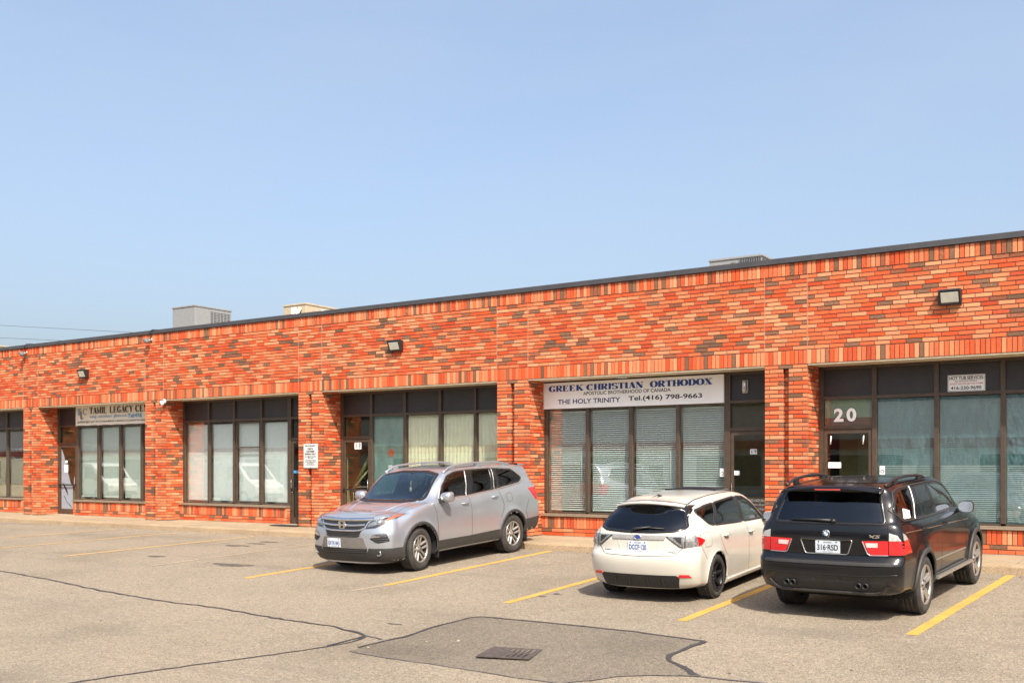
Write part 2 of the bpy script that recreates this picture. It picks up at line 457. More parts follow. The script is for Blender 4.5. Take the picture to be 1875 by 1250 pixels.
ribbon(pix([(640,1192), (700,1203), (800,1217), (930,1238), (1020,1251)]), 0.03, 0.0085, 'crack_seal', M['crackseal2'], 0.010, 7)
ribbon(pix([(1020,1251), (1085,1246), (1130,1238), (1200,1236), (1277,1238)]), 0.03, 0.0095, 'crack_seal', M['crackseal2'], 0.010, 8)
ribbon(pix([(-60,1037), (0,1045), (80,1059), (180,1080), (290,1099), (400,1113), (520,1134), (610,1147), (660,1160), (668,1164), (655,1168), (600,1182)]), 0.06, 0.0075, 'crack_seal', M['crackseal'], 0.02, 9)
ribbon(pix([(668,1163), (700,1170)]), 0.04, 0.0105, 'crack_seal', M['crackseal2'], 0.01, 12)
ribbon(pix([(100,1257), (130,1250), (230,1235), (350,1218), (480,1201), (590,1185), (645,1175), (668,1166)]), 0.05, 0.0065, 'crack_seal', M['crackseal'], 0.012, 10)

def blob(px, rx, ry, seed, name='oil_stain', mat='oil'):
    c = ray_ground(*px); rnd = random.Random(seed); n = 26
    ph = [rnd.uniform(0, 6.3) for _ in range(3)]
    poly = []
    for k in range(n):
        a = 2*math.pi*k/n
        r = 1+0.22*math.sin(2*a+ph[0])+0.16*math.sin(3*a+ph[1])+0.14*math.sin(5*a+ph[2])+rnd.uniform(-.08, .08)
        poly.append((c[0]+rx*r*math.cos(a), c[1]+ry*r*math.sin(a)))
    tag(drape(poly, 0.0045, name, M[mat], 0.6), kind='structure')
blob((425,1034), 0.36, 0.20, 1); blob((432,998.5), 0.30, 0.13, 2); blob((470,995), 0.22, 0.10, 3); blob((492,992), 0.24, 0.10, 4)
blob((285,1018), 0.22, 0.09, 6); blob((722,1142), 0.10, 0.04, 8); blob((992,1091), 0.07, 0.04, 9); blob((1020,1087), 0.07, 0.05, 10)

# catch basin grate
def catch_basin():
    A, B, C_, D = [ray_ground(*p) for p in ((870,1203),(913,1186.5),(998,1190),(957,1208.5))]
    cx, cy = (A[0]+B[0]+C_[0]+D[0])/4, (A[1]+B[1]+C_[1]+D[1])/4
    e = empty('catch_basin', (cx, cy, gz(cx, cy)+.006)); tag(e, 'rusty square drain grate set in the dark asphalt patch', 'drain grate')
    u = Vector((C_[0]-B[0], C_[1]-B[1])); e.rotation_euler = (0, 0, math.atan2(u.y, u.x)); hw, hd = .30, .30
    mb = MB()
    for b in ((-hw, hw, -hd, -hd+.05), (-hw, hw, hd-.05, hd), (-hw, -hw+.05, -hd+.05, hd-.05), (hw-.05, hw, -hd+.05, hd-.05)): mb.box(b[0], b[1], b[2], b[3], .0, .014)
    mb.build('frame', M['rust'], e, .003)
    mb = MB(); mb.box(-hw+.05, hw-.05, -hd+.05, hd-.05, .0, .003); mb.build('sump_shade_plate', M['void'], e)  # flat black plate; the shade of the pit is put into its colour
    mb = MB(); n = 9
    for i in range(n): x = -hw+.06+(2*hw-.12)*i/(n-1); mb.box(x-.014, x+.014, -hd+.05, hd-.05, .003, .013)
    mb.box(-hw+.05, hw-.05, -.015, .015, .0032, .0138)
    mb.build('grate', M['rust'], e)
    mb = MB(); mb.prism([(-hw+.05,-hd+.05),(-.02,-hd+.05),(.05,-.05),(-.03,.12),(-.10,hd-.05),(-hw+.05,hd-.05)], lambda u, v, d: (u, v, d), .0031, .0125); mb.build('packed_dirt', M['rust'], e)
catch_basin()
rnd = random.Random(21); mb = MB()
for i in range(420):
    x, y = rnd.uniform(-26, 1), rnd.choice((rnd.uniform(-12, -1.2), rnd.uniform(-1.9, -1.05)))
    r = rnd.uniform(.006, .022); z = gz(x, y)+.0045; a = rnd.uniform(0, 6.3)
    pts = [(x+r*(1+rnd.uniform(-.4,.4))*math.cos(a+k*1.2566), y+r*(1+rnd.uniform(-.4,.4))*math.sin(a+k*1.2566)) for k in range(5)]
    mb.add([(p[0], p[1], z) for p in pts]+[(x, y, z+r*rnd.uniform(.3,.7))], [(k, (k+1) % 5, 5) for k in range(5)], 0 if rnd.random() < .6 else 1)
tag(mb.build('debris', [M['oil'], M['paper']]), 'scattered grit and leaf crumbs on the parking lot', 'debris', kind='stuff')

# ------------------------------------------------------------------ sidewalk and kerb
X0, X1 = -43.5, 5.4
mb = MB()
xj = X0
mbk = MB()
while xj < X1:
    x2 = min(xj+1.52, X1)
    mb.add([(xj+.006,-0.84,.150),(x2-.006,-0.84,.150),(x2-.006,.75,.178),(xj+.006,.75,.178),(xj+.006,-0.84,0),(x2-.006,-0.84,0),(x2-.006,.75,0),(xj+.006,.75,0)],
           [(0,1,2,3),(4,5,1,0),(5,6,2,1),(6,7,3,2),(7,4,0,3)])
    xj = x2
mb.box(X0, X1, -0.83, 0.74, -0.05, 0.12)
tag(mb.build('sidewalk', M['concrete']), kind='structure')
xj = X0; k = 0
while xj < X1:
    x2 = min(xj+3.05, X1); a, b = xj+.006, x2-.006
    prof = [(-1.02,-.08),(-1.02,.0),(-1.005,.105),(-0.985,.132),(-0.955,.147),(-0.86,.150),(-0.86,-.08)]
    n = 13
    vs = []
    rnd = random.Random(k)
    for i in range(n):
        x = a+(b-a)*i/(n-1)
        for y, z in prof: vs.append((x, y+rnd.uniform(-.004,.004), z+rnd.uniform(-.003,.003)))
    q = len(prof)
    fs = [(i*q+j, (i+1)*q+j, (i+1)*q+j+1, i*q+j+1) for i in range(n-1) for j in range(q-1)]
    fs += [tuple(range(q)), tuple(range((n-1)*q, n*q))[::-1]]
    mbk.add(vs, fs)
    xj = x2; k += 1
tag(mbk.build('kerb', M['kerbcon']), kind='structure')

# ------------------------------------------------------------------ lettering
MW = lambda x, y, z: Matrix(((1,0,0,x),(0,0,-1,y),(0,1,0,z),(0,0,0,1)))      # faces -y (wall)
MR = lambda x, y, z: Matrix(((0,0,-1,x),(-1,0,0,y),(0,1,0,z),(0,0,0,1)))     # faces car's tail (-x)
MF = lambda x, y, z: Matrix(((0,0,1,x),(1,0,0,y),(0,1,0,z),(0,0,0,1)))       # faces car's nose (+x)
def text(body, width, height, mat, mtx, parent, name='lettering', bold=0.0, align='LEFT', depth=0.0015, shear=0.0):
    c = bpy.data.curves.new(name, 'FONT'); c.body = body; c.size = 1; c.extrude = 0; c.offset = bold
    c.shear = shear; c.align_x = 'LEFT'
    o = bpy.data.objects.new(name, c); COL.objects.link(o); c.materials.append(mat)
    bpy.context.view_layer.update()
    bb = [Vector(b) for b in o.bound_box]
    x0, x1 = min(b.x for b in bb), max(b.x for b in bb); y0, y1 = min(b.y for b in bb), max(b.y for b in bb)
    sx, sy = width/max(x1-x0, 1e-4), height/max(y1-y0, 1e-4)
    off = {'LEFT': 0, 'CENTER': -0.5*width}[align]
    me = bpy.data.meshes.new_from_object(o.evaluated_get(bpy.context.evaluated_depsgraph_get()))
    bpy.data.objects.remove(o); bpy.data.curves.remove(c)
    me.name = name; me.materials.clear(); me.materials.append(mat)
    o = bpy.data.objects.new(name, me); COL.objects.link(o)
    o.parent = parent
    o.matrix_local = mtx @ Matrix.Translation((off-x0*sx, -y0*sy, 0)) @ Matrix.Diagonal((sx, sy, min(sx, sy), 1))
    return o

def arc(cx, cy, rx, ry, a0, a1, n=14):
    return [(cx+rx*math.cos(R(a0+(a1-a0)*i/n)), cy+ry*math.sin(R(a0+(a1-a0)*i/n))) for i in range(n+1)]
def serif_glyph(ch, T, H, SF):
    """strokes of a fat-face letter in a 1-high box: list of (points, width0, width1 or callable); returns strokes and advance"""
    st = []; hair = H
    V = lambda x, w=T: st.append(([(x, 0), (x, 1)], w))
    def F(x, y, w=None): st.append(([(x-(w or SF), y), (x+(w or SF), y)], hair))
    def serifs(x): F(x, hair/2); F(x, 1-hair/2)
    L = lambda a, b, w: st.append(([a, b], w))
    def bowl(pts): # thick on vertical runs, hair on horizontal runs
        st.append((pts, 'bowl'))
    W = 0.8
    if ch in 'EFL':
        V(.16); serifs(.16)
        L((.16, hair/2), (.66, hair/2), hair); L((.66, 0), (.66, .28), hair)
        if ch == 'E':
            L((.16, 1-hair/2), (.62, 1-hair/2), hair); L((.62, .75), (.62, 1), hair); L((.16, .52), (.46, .52), hair); L((.46, .38), (.46, .66), hair)
    elif ch == 'I': V(.18); serifs(.18); W = .36
    elif ch == 'T': V(.38); F(.38, hair/2); L((0, 1-hair/2), (.76, 1-hair/2), hair); L((.03, .72), (.03, 1), hair); L((.73, .72), (.73, 1), hair); W = .76
    elif ch == 'H': V(.16); V(.66); serifs(.16); serifs(.66); L((.16, .5), (.66, .5), hair); W = .82
    elif ch == 'K': V(.16); serifs(.16); L((.2, .42), (.70, .97), hair); L((.36, .58), (.74, .02), T*.95); F(.72, hair/2); F(.68, 1-hair/2); W = .88
    elif ch == 'N': V(.12, hair); V(.72, hair); L((.14, .97), (.70, .03), T*1.05); F(.12, hair/2); F(.72, 1-hair/2); F(.10, 1-hair/2, SF*.7); W = .84
    elif ch == 'M': V(.12, hair); V(.82); L((.16, .97), (.44, .05), T*.9); L((.44, .05), (.80, .97), hair); F(.12, hair/2); serifs(.82); W = 1.0
    elif ch == 'A': L((.40, .97), (.12, .03), hair); L((.38, .98), (.68, .03), T*1.05); L((.2, .32), (.56, .32), hair); F(.12, hair/2); F(.69, hair/2); W = .82
    elif ch == 'X': L((.14, .97), (.64, .03), T*1.05); L((.66, .97), (.12, .03), hair); F(.14, 1-hair/2); F(.66, hair/2); F(.12, hair/2); F(.66, 1-hair/2); W = .80
    elif ch == 'Y': L((.12, .97), (.40, .46), T); L((.68, .97), (.40, .46), hair); L((.40, 0), (.40, .5), T); F(.40, hair/2); F(.13, 1-hair/2); F(.68, 1-hair/2); W = .78
    elif ch == 'O': bowl(arc(.42, .5, .33, .46, 0, 360, 28)); W = .86
    elif ch in 'CG':
        bowl(arc(.42, .5, .33, .46, 42, 318, 24)); L((.68, .70), (.68, .98), hair)
        if ch == 'G': L((.66, .04), (.66, .42), T*.8); L((.48, .42), (.78, .42), hair)
        W = .84
    elif ch == 'D': V(.16); serifs(.16); bowl([(.16, .965), (.36, .965)]+arc(.36, .5, .34, .465, 90, -90, 18)+[(.16, .035)]); W = .84
    elif ch in 'RPB':
        V(.16); serifs(.16); bowl([(.16, .965), (.38, .965)]+arc(.40, .735, .22, .23, 90, -90, 12)+[(.16, .505)])
        if ch == 'R': L((.40, .50), (.66, .03), T*.9); F(.68, hair/2, SF*.7)
        W = .82
    elif ch == 'S':
        bowl(arc(.36, .73, .25, .235, 25, 270, 14)+arc(.36, .27, .27, .235, 90, -155, 14)); L((.60, .70), (.60, .98), hair); L((.09, .02), (.09, .30), hair); W = .70
    elif ch == ' ': W = .5
    return st, W
def serif_text(body, width, height, mat, mtx, parent, T=0.2, H=0.06, SF=0.15, gap=0.08, name='lettering'):
    quads = []; x = 0
    for ch in body:
        st, W = serif_glyph(ch, T, H, SF)
        for pts, wd in st:
            poly = []
            for i, p in enumerate(pts):
                a, b = pts[max(i-1, 0)], pts[min(i+1, len(pts)-1)]
                dx, dy = b[0]-a[0], b[1]-a[1]; L = math.hypot(dx, dy) or 1
                nx, ny = -dy/L, dx/L
                wv = (H+(T*1.12-H)*abs(ny*0+dy/L)**1.6) if wd == 'bowl' else wd
                poly.append(((x+p[0]+nx*wv/2, p[1]+ny*wv/2), (x+p[0]-nx*wv/2, p[1]-ny*wv/2)))
            quads.append(poly)
        x += W+gap
    tot = x-gap
    mb = MB(); sx = width/tot
    for k, poly in enumerate(quads):
        z = 0.0006+0.00035*(k % 5)
        vs = []
        for a, b in poly:
            vs += [mtx @ Vector((a[0]*sx, a[1]*height, z)), mtx @ Vector((b[0]*sx, b[1]*height, z))]
        mb.add(vs, [(2*i, 2*i+1, 2*i+3, 2*i+2) for i in range(len(poly)-1)])
    return mb.build(name, mat, parent)

# ------------------------------------------------------------------ the building
AL, PER, REC = -6.868, 6.1, 0.73
LINT, TOPB = 3.57, 5.45
building = empty('commercial_building', (0, 0, 0))
tag(building, 'long one-storey red brick commercial row with dark storefronts and flat roof', 'building')

def brick_box(mb, F, u0, u1, v0, v1, back=-0.035):
    j = 0.0075
    u0 += j; u1 -= j; v0 += 0.009; v1 -= 0.009
    if u1-u0 < 0.012: return
    e = random.uniform(-0.0015, 0.0015)
    c = [(u0,v0),(u1,v0),(u1,v1),(u0,v1)]
    mb.add([F(u, v, e) for u, v in c]+[F(u, v, back) for u, v in c], [(0,1,2,3),(0,4,5,1),(1,5,6,2),(2,6,7,3),(3,7,4,0)])
def course_rows(v0, v1, h=0.0764):
    n = max(1, round((v1-v0)/h)); return [(v0+(v1-v0)*i/n, v0+(v1-v0)*(i+1)/n) for i in range(n)]
def running(mb, F, u0, u1, v0, v1, h=0.0764, L=0.267, back=-0.035, phase=0):
    for r, (a, b) in enumerate(course_rows(v0, v1, h)):
        off = (0, 0.5, 0.33, 0.83)[(r+phase) % 4] if L > 0.2 else 0
        u = u0-off*L
        while u < u1-1e-4:
            x0, x1 = max(u, u0), min(u+L, u1)
            if x1-x0 < 0.05 and x1 >= u1-1e-4: pass
            if u1-(u+L) < 0.06 and u1-(u+L) > 1e-4: x1 = u1; brick_box(mb, F, x0, x1, a, b, back); break
            if x1-x0 >= 0.035: brick_box(mb, F, x0, x1, a, b, back)
            u += L
    mortar(mb, F, u0, u1, v0, v1)
def mortar(mb, F, u0, u1, v0, v1, d=-0.0135):
    mb.add([F(u0, v0, d), F(u1, v0, d), F(u1, v1, d), F(u0, v1, d)], [(0,1,2,3)], 1)
def soldier(mb, F, u0, u1, v0, v1, back=-0.06):
    n = round((u1-u0)/0.0815)
    for i in range(n): brick_box(mb, F, u0+(u1-u0)*i/n, u0+(u1-u0)*(i+1)/n, v0, v1, back)
    mortar(mb, F, u0, u1, v0, v1)
def pier_leg(mb, F, u0, u1, v0, v1, flip=False, back=-0.095):
    for r, (a, b) in enumerate(course_rows(v0, v1)):
        c = u0+0.092 if (r % 2 == 0) != flip else u1-0.092
        brick_box(mb, F, u0, c, a, b, back); brick_box(mb, F, c, u1, a, b, back)
    mortar(mb, F, u0, u1, v0, v1)

KS = range(-6, 2)
front = lambda y0=0.0: (lambda u, v, d: (u, y0-d, v))
rightface = lambda x0: (lambda u, v, d: (x0+d, u, v))
leftface = lambda x0: (lambda u, v, d: (x0-d, -u, v))
wall = MB()
for k in KS:
    a = AL+k*PER
    F = front()
    for u0, u1, ph in ((a, a+.81, 0), (a+.81, a+PER, 1)):
        running(wall, F, u0, u1, 3.835, 5.212, phase=ph+k)
        soldier(wall, F, u0, u1, LINT, 3.835)
        soldier(wall, front(-0.008), u0, u1, 5.212, TOPB)
    for u in (a, a+.81):
        caulk = MB(); caulk.box(u-.0055, u+.0055, -0.003, 0.03, LINT, TOPB-.005); caulk.build('control_joint', M['caulk'], building)
    # underside of the lintel course
    wall.add([(a+.81, -.0, LINT+.004), (a+PER, -.0, LINT+.004), (a+PER, .09, LINT+.004), (a+.81, .09, LINT+.004)], [(0,3,2,1)], 1)
    if k <= 1:
        pier = MB()
        pier_leg(pier, F, a, a+.357, .19, 3.50)
        pier_leg(pier, F, a+.456, a+.81, .19, 3.50, True)
        running(pier, F, a, a+.81, 3.50, LINT, back=-.095)
        running(pier, front(.092), a+.357, a+.456, .19, 3.50, L=.1)
        running(pier, rightface(a+.81), .10, REC+.12, .19, LINT, phase=1)
        running(pier, leftface(a), -(REC+.12), -.10, .19, LINT, phase=1)
        pier.box(a+.02, a+.36, .015, .12, .145, .19, 2); pier.box(a+.455, a+.79, .015, .7, .146, .19, 2)
        pier.build('brick_pier', [M['brick'], M['mortar'], M['plinth']], building)
pier = MB(); pier.box(AL+2*PER, AL+2*PER+.7, 0.0, REC, .15, LINT, 0)
wall.build('brick_fascia', [M['brick'], M['mortar']], building)
pier.build('brick_pier', [M['brick'], M['mortar'], M['plinth']], building)
mb = MB()
mb.box(X0, X1, 0.02, 0.33, LINT+.03, TOPB, 0)          # backing of the fascia
mb.box(X0, X0+.3, 0.03, 30, -.2, TOPB-.01, 0); mb.box(X1-.3, X1, 0.03, 30, -.2, TOPB-.01, 0); mb.box(X0+.3, X1-.3, 29.7, 30, -.2, TOPB-.01, 0)
mb.build('backing_wall', M['mortar'], building)
mb = MB(); mb.box(X0+.3, X1-.3, 0.33, 29.7, 5.0, 5.12)
mb.build('roof', M['roof'], building)
mb = MB(); x = X0-.02
while x < X1:
    x2 = min(x+3.02, X1+.02)
    mb.box(x+.0015, x2-.0015, -.045, .35, 5.452, 5.553)
    mb.box(x2-.02, x2+.02, -.0475, -.043, 5.455, 5.55)
    x = x2
mb.build('parapet_flashing', M['flashing'], building, 0.006)

def bar(mb, x0, x1, z0, z1, y0=.675, y1=.785): mb.box(x0, x1, y0, y1, z0, z1)
DL = dict(v=[(.81,.90),(1.79,1.875),(2.87,2.95),(3.95,4.03),(4.98,5.05),(6.02,6.10)], door=0)
DR = dict(v=[(.81,.88),(1.86,1.93),(2.90,2.98),(3.98,4.05),(5.02,5.15),(6.02,6.10)], door=4)
units = {}
def soffit(a):
    mb = MB(); x = a+.815
    while x < a+PER-.01:
        x2 = min(x+.305, a+PER-.005)
        mb.box(x+.003, x2-.003, .03, REC+.05, LINT-.012, LINT+.03)
        x = x2
    mb.box(a+.815, a+PER-.005, .012, .03, LINT-.022, LINT+.003)
    return mb.build('soffit', M['soffit'], building)
for k in KS:
    a = AL+k*PER
    lay = DL if (k % 2 == 0) else DR
    d = lay['door']
    soffit(a)
    fr = MB()
    V = [(a+p, a+q) for p, q in lay['v']]
    for i, (p, q) in enumerate(V):
        fr.box(p, q, .672, .788, .17 if i in (d, d+1) else .70, LINT-.013)
    for i in range(5):
        p, q = V[i][1], V[i+1][0]
        bar(fr, p, q, 3.50, LINT-.014); bar(fr, p, q, 2.94, 3.0)
        if i == d: bar(fr, p, q, 2.385, 2.45); bar(fr, p, q, .165, .195)
        else: bar(fr, p, q, .66, .70)
    fr.build('storefront_frame', M['bronze'], building, 0.004)
    for i in range(5):
        p, q = V[i][1], V[i+1][0]
        s = MB(); s.box(p-.01, q+.01, .722, .74, 2.99, 3.51); s.build('spandrel_panel', M['spandrel'], building)
        if i == d:
            t = MB(); t.box(p-.01, q+.01, .725, .732, 2.44, 2.95); t.build('transom_pane', M['doorglass'], building)
            dr = MB()
            z0, z1 = .20, 2.38
            dr.box(p+.006, p+.066, .69, .74, z0, z1); dr.box(q-.066, q-.006, .69, .74, z0, z1)
            dr.box(p+.066, q-.066, .69, .74, z1-.075, z1); dr.box(p+.066, q-.066, .69, .74, z0, z0+.16)
            do = dr.build('door', M['bronze'], building, 0.003)
            g = MB(); g.box(p+.06, q-.06, .712, .718, z0+.15, z1-.07); g.build('door_pane', M['doorglass'], do)
            h = MB(); hx = q-.04 if d == 0 else p+.04
            h.box(p+.02, q-.02, .640, .655, 1.10, 1.14); h.box(p+.03, p+.055, .65, .695, 1.095, 1.145); h.box(q-.055, q-.03, .65, .695, 1.095, 1.145)
            h.build('push_bar', M['black'] if k != -2 else M['black'], do)
            h = MB(); h.tube([(hx, .69, 1.12), (hx, .645, 1.13), (hx, .640, 1.24), (hx, .645, 1.36), (hx, .69, 1.37)], .010, 8); h.tube([(hx, .69, 1.02), (hx, .668, 1.02)], .016, 12)
            h.build('handle', M['chrome'], do)
        else:
            t = MB(); t.box(p-.01, q+.01, .725, .732, .69, 2.95); t.build('window_pane', M['glass'], building)
    b0, b1 = (a+1.80, a+PER) if d == 0 else (a+.81, a+5.11)
    bk = MB(); F = front(.555)
    soldier(bk, F, b0, b1, .345, .60, -.09); running(bk, F, b0, b1, .185, .345, h=.08, back=-.09, phase=k)
    if d == 0: running(bk, leftface(b0), -.80, -.56, .185, .60)
    else: running(bk, rightface(b1), .56, .80, .185, .60)
    bk.box(b0+.01, b1-.01, .60, .80, .17, .60, 1)
    pn = 24
    bk.box(b0, b1, .535, .70, .13, .186, 2)
    bk.build('bulkhead', [M['brick'], M['mortar'], M['plinth']], building)
    s = MB(); s.box(b0-.01, b1+(.01 if d else 0), .515, .70, .605, .632); s.box(b0, b1, .60, .79, .632, .662)
    s.build('window_sill', M['sill'], building, 0.004)
    th = MB(); p, q = V[d][0]-.02, V[d+1][1]+.02
    th.box(p, q, .30, .80, .15, .192); th.build('door_step', M['plinth'], building, 0.006)
    # the room behind
    rm = MB()
    rm.box(a+.30, a+.45, .95, 5.2, .15, 3.4, 0)
    rm.box(a, a+PER, 5.2, 5.35, .15, 3.4, 0)
    rm.box(a+.2, a+PER+.2, .79, 5.2, 3.02, 3.06, 0)
    rm.box(a+.2, a+PER+.2, .785, 5.2, .10, .17, 1)
    rm.box(a+.0, a+.82, .80, .95, .15, 3.4, 0)
    if k == 0:
        rm.box(a+.82, a+1.85, 1.98, 2.05, .15, 3.02, 0); rm.box(a+1.85, a+1.9, .80, 2.05, .15, 3.02, 0)
    rm.build('interior_room', [M['inside'], M['insidefloor']], building)
    units[k] = dict(a=a, V=V, d=d, panes=[(V[i][1], V[i+1][0]) for i in range(5) if i != d], doorx=(V[d][1], V[d+1][0]))

# ------------------------------------------------------------------ behind the glass
ORD = ['leftmost', 'second', 'third', 'rightmost']
def slat_blind(x0, x1, z0, z1, pitch, tilt, mat, y=.83, depth=.026):
    mb = MB(); z = z0
    while z < z1:
        dy, dz = depth/2*math.cos(tilt), depth/2*math.sin(tilt)
        mb.add([(x0, y-dy, z-dz), (x1, y-dy, z-dz), (x1, y, z+.003), (x0, y, z+.003), (x1, y+dy, z+dz), (x0, y+dy, z+dz)], [(0,1,2,3), (3,2,4,5)])
        z += pitch
    mb.box(x0, x1, y-.02, y+.02, z1, z1+.04)
    mb.box(x0, x1, y-.012, y+.012, z0-.03, z0-.012)
    for t in (.15, .85): mb.box(x0+(x1-x0)*t, x0+(x1-x0)*t+.004, y-.016, y-.013, z0, z1)
    o = mb.build('window_blind', mat); return o
def wand(o, x, y, z0, z1):
    mb = MB(); mb.tube([(x, y, z0), (x, y, z1)], .006, 6); mb.build('tilt_wand', M['white'], o)
U = units[-1]
for i, (p, q) in enumerate(U['panes']):
    o = slat_blind(p+.02, q-.02, .76, 2.86, .045, R(44), M['blind'], depth=.034)
    tag(o, f'grey slatted blind in the {ORD[i]} pane under the white church sign', 'blind', 'slatted blinds under the church sign')
    wand(o, q-.18, .80, 1.0, 2.0) if i in (0, 2) else None
U = units[-4]
for i, (p, q) in enumerate(U['panes']):
    o = slat_blind(p+.02, q-.02, .78, 2.86, .030, R(72), M['blindwhite'])
    tag(o, f'closed white blind in the {ORD[i]} pane under the tamil banner', 'blind', 'white blinds under the tamil banner')
U = units[-3]
for i, (p, q) in enumerate(U['panes']):
    mb = MB(); x = p+.03; rnd = random.Random(i)
    while x < q-.02:
        t = R(-14+rnd.uniform(-6, 6)); hx, hy = .045*math.cos(t), .045*math.sin(t)
        mb.quad((x-hx*.5, .84+hy, .74), (x+hx*1.5, .84-hy, .74), (x+hx*1.5, .84-hy, 2.82), (x-hx*.5, .84+hy, 2.82))
        x += .073
    mb.box(p+.01, q-.01, .82, .86, 2.82, 2.88)
    tag(mb.build('vertical_blind', M['vane']), f'pale vertical blind in the {ORD[i]} pane beside the parking notice', 'blind', 'vertical blinds beside the parking notice')
    if i == 2:
        mb = MB()
        for s_ in ((p+.03, p+.07, .74, 2.90), (q-.07, q-.03, .74, 2.90)): mb.box(s_[0], s_[1], .70, .724, s_[2], s_[3])
        for z in (.72, 2.20, 2.88): mb.box(p+.03, q-.03, .70, .7235, z, z+.035)
        mb.build('opening_sash', M['bronze'], building)
def curtain(x0, x1, z0, z1, y, amp, wl, mat, seed, name):
    rnd = random.Random(seed); n = int((x1-x0)/.012); vs = []; ph = [rnd.uniform(0, 6) for _ in range(3)]
    rows = 10
    for j in range(rows+1):
        z = z0+(z1-z0)*j/rows
        for i in range(n+1):
            x = x0+(x1-x0)*i/n
            b = x+.03*math.sin(z*1.7+ph[2])
            vs.append((x, y+amp*(math.sin(6.28*b/wl+ph[0])+.6*math.sin(6.28*b/(wl*.43)+ph[1]+z*.6)), z))
    mb = MB(); mb.add(vs, [(j*(n+1)+i, j*(n+1)+i+1, (j+1)*(n+1)+i+1, (j+1)*(n+1)+i) for j in range(rows) for i in range(n)], 0, True)
    return mb.build(name, mat)
U = units[-2]
def film_material(name, col, bub=False):
    m = NT(name); v = m.coords()
    n1 = m.noise(m.coords('Object', (1, 1, .45)), 5.5, 5, 0.7); n1 = m.math('ADD', n1, 0)
    c = m.ramp(n1, [(0.3, tuple(x*.72 for x in col)), (0.72, tuple(x*1.3 for x in col))])
    m.l(c, m.b.inputs['Base Color']); m.set(Roughness=0.3)
    wv = m.n('TexWave'); wv.bands_direction = 'Z'; wv.inputs['Scale'].default_value = 9; wv.inputs['Distortion'].default_value = 1.0
    m.l(v, wv.inputs['Vector'])
    if bub:
        vo = m.n('TexVoronoi'); vo.feature = 'SMOOTH_F1'; vo.inputs['Scale'].default_value = 17; m.l(m.coords('Object', (1, 1, .6)), vo.inputs['Vector'])
        h = vo.outputs['Distance']
    else:
        h = m.math('ADD', m.math('MULTIPLY', m.noise(m.coords('Object', (1, 1, .35)), 8, 4, .6), 1.3), m.math('MULTIPLY', wv.outputs['Fac'], .06))
    m.bump(h, 0.6, 0.05); return m.mat
M['film'] = film_material('textured_window_film', (0.125,0.215,0.222))
M['filmbub'] = film_material('blistered_window_film', (0.12,0.215,0.235), True)
M['greenfilm'] = film_material('green_window_film', (0.16,0.27,0.23))
for i, (p, q) in enumerate(U['panes']):
    if i == 0:
        mb = MB(); mb.box(p+.005, q-.005, .745, .748, .71, 2.93)
        tag(mb.build('window_film', M['greenfilm']), 'dull green film behind the pane beside the door numbered 18', 'window film')
        mb = MB(); n = 24
        mb.prism([(.085*math.cos(6.2832*t/n), .10*math.sin(6.2832*t/n)) for t in range(n)], lambda u, v, d: (p+.56+u, .742+d, 2.02+v), -.002, .002)
        mb.box(p+.47, p+.60, .7385, .7415, 1.60, 1.73, 1)
        tag(mb.build('window_decal', [M['brick'], M['white']]), 'small round red decal and white note on the green filmed pane', 'decal')
    else:
        o = curtain(p-.03, q+.03, .72, 2.93, .80, .010, .11, M['curtain'], i, 'window_curtain')
        tag(o, f'wrinkled cream curtain in the {ORD[i]} pane behind the silver car', 'curtain', 'cream curtains behind the silver car')
U = units[0]
for i, (p, q) in enumerate(U['panes']):
    mb = MB(); mb.box(p+.005, q-.005, .745, .748, .71, 2.93)
    tag(mb.build('window_film', M['filmbub'] if i >= 2 else M['film']),
        ['streaky teal film in the pane right of the door numbered 20', 'streaky teal film in the pane below the hot tub sign', 'blistered teal film in the pane at the right picture edge', 'teal film in the last pane past the right picture edge'][i], 'window film')
    mb = MB(); z = .74
    while z < 1.72:
        mb.box(p+.02, q-.02, .7405, .7418, z, z+.010); z += .034
    tag(mb.build('window_blind', M['blind']), ['low slat screen in the pane right of the door numbered 20', 'low slat screen in the pane below the hot tub sign', 'low slat screen in the pane at the right picture edge', 'low slat screen in the last pane past the right edge'][i], 'blind')
U = units[-5]
for i, (p, q) in enumerate(U['panes']):
    mb = MB(); mb.box(p+.02, q-.02, .80, .804, .70, 2.02 if i < 3 else 1.95)
    tag(mb.build('paper_screen', M['paper']), f'olive paper screen in the {ORD[i]} pane of the shop at the left picture edge', 'screen', 'paper screens at the left edge')
    if i == 3:
        mb = MB(); mb.tube([(p+.05, .79, 2.30), (q-.05, .79, 2.27)], .008, 6)
        for t in range(4): mb.tube([(p+.15+.22*t, .775, 2.30), (p+.15+.22*t, .775, 2.20)], .012, 6)
        mb.tube([(p+.1, .78, 2.05), (p+.35, .77, 1.93), (p+.7, .78, 1.96)], .008, 6)
        tag(mb.build('hanging_hooks', M['white']), 'row of pale hooks on a rod in the window at the left picture edge', 'hooks')

# unit 20 lobby: white panelled inner door
U = units[0]; p, q = U['doorx']
mb = MB(); x0, x1 = p+.30, p+.92
mb.box(x0, x1, 1.93, 1.97, .19, 2.25)
for (u0, u1, v0, v1) in ((.08,.27,1.35,2.1),(.35,.54,1.35,2.1),(.08,.27,.35,1.2),(.35,.54,.35,1.2)):
    mb.box(x0+u0, x0+u1, 1.915, 1.932, v0, v1)
tag(mb.build('lobby_door', M['white'], None, .006), 'white panelled inner door seen through the glass door numbered 20', 'door')
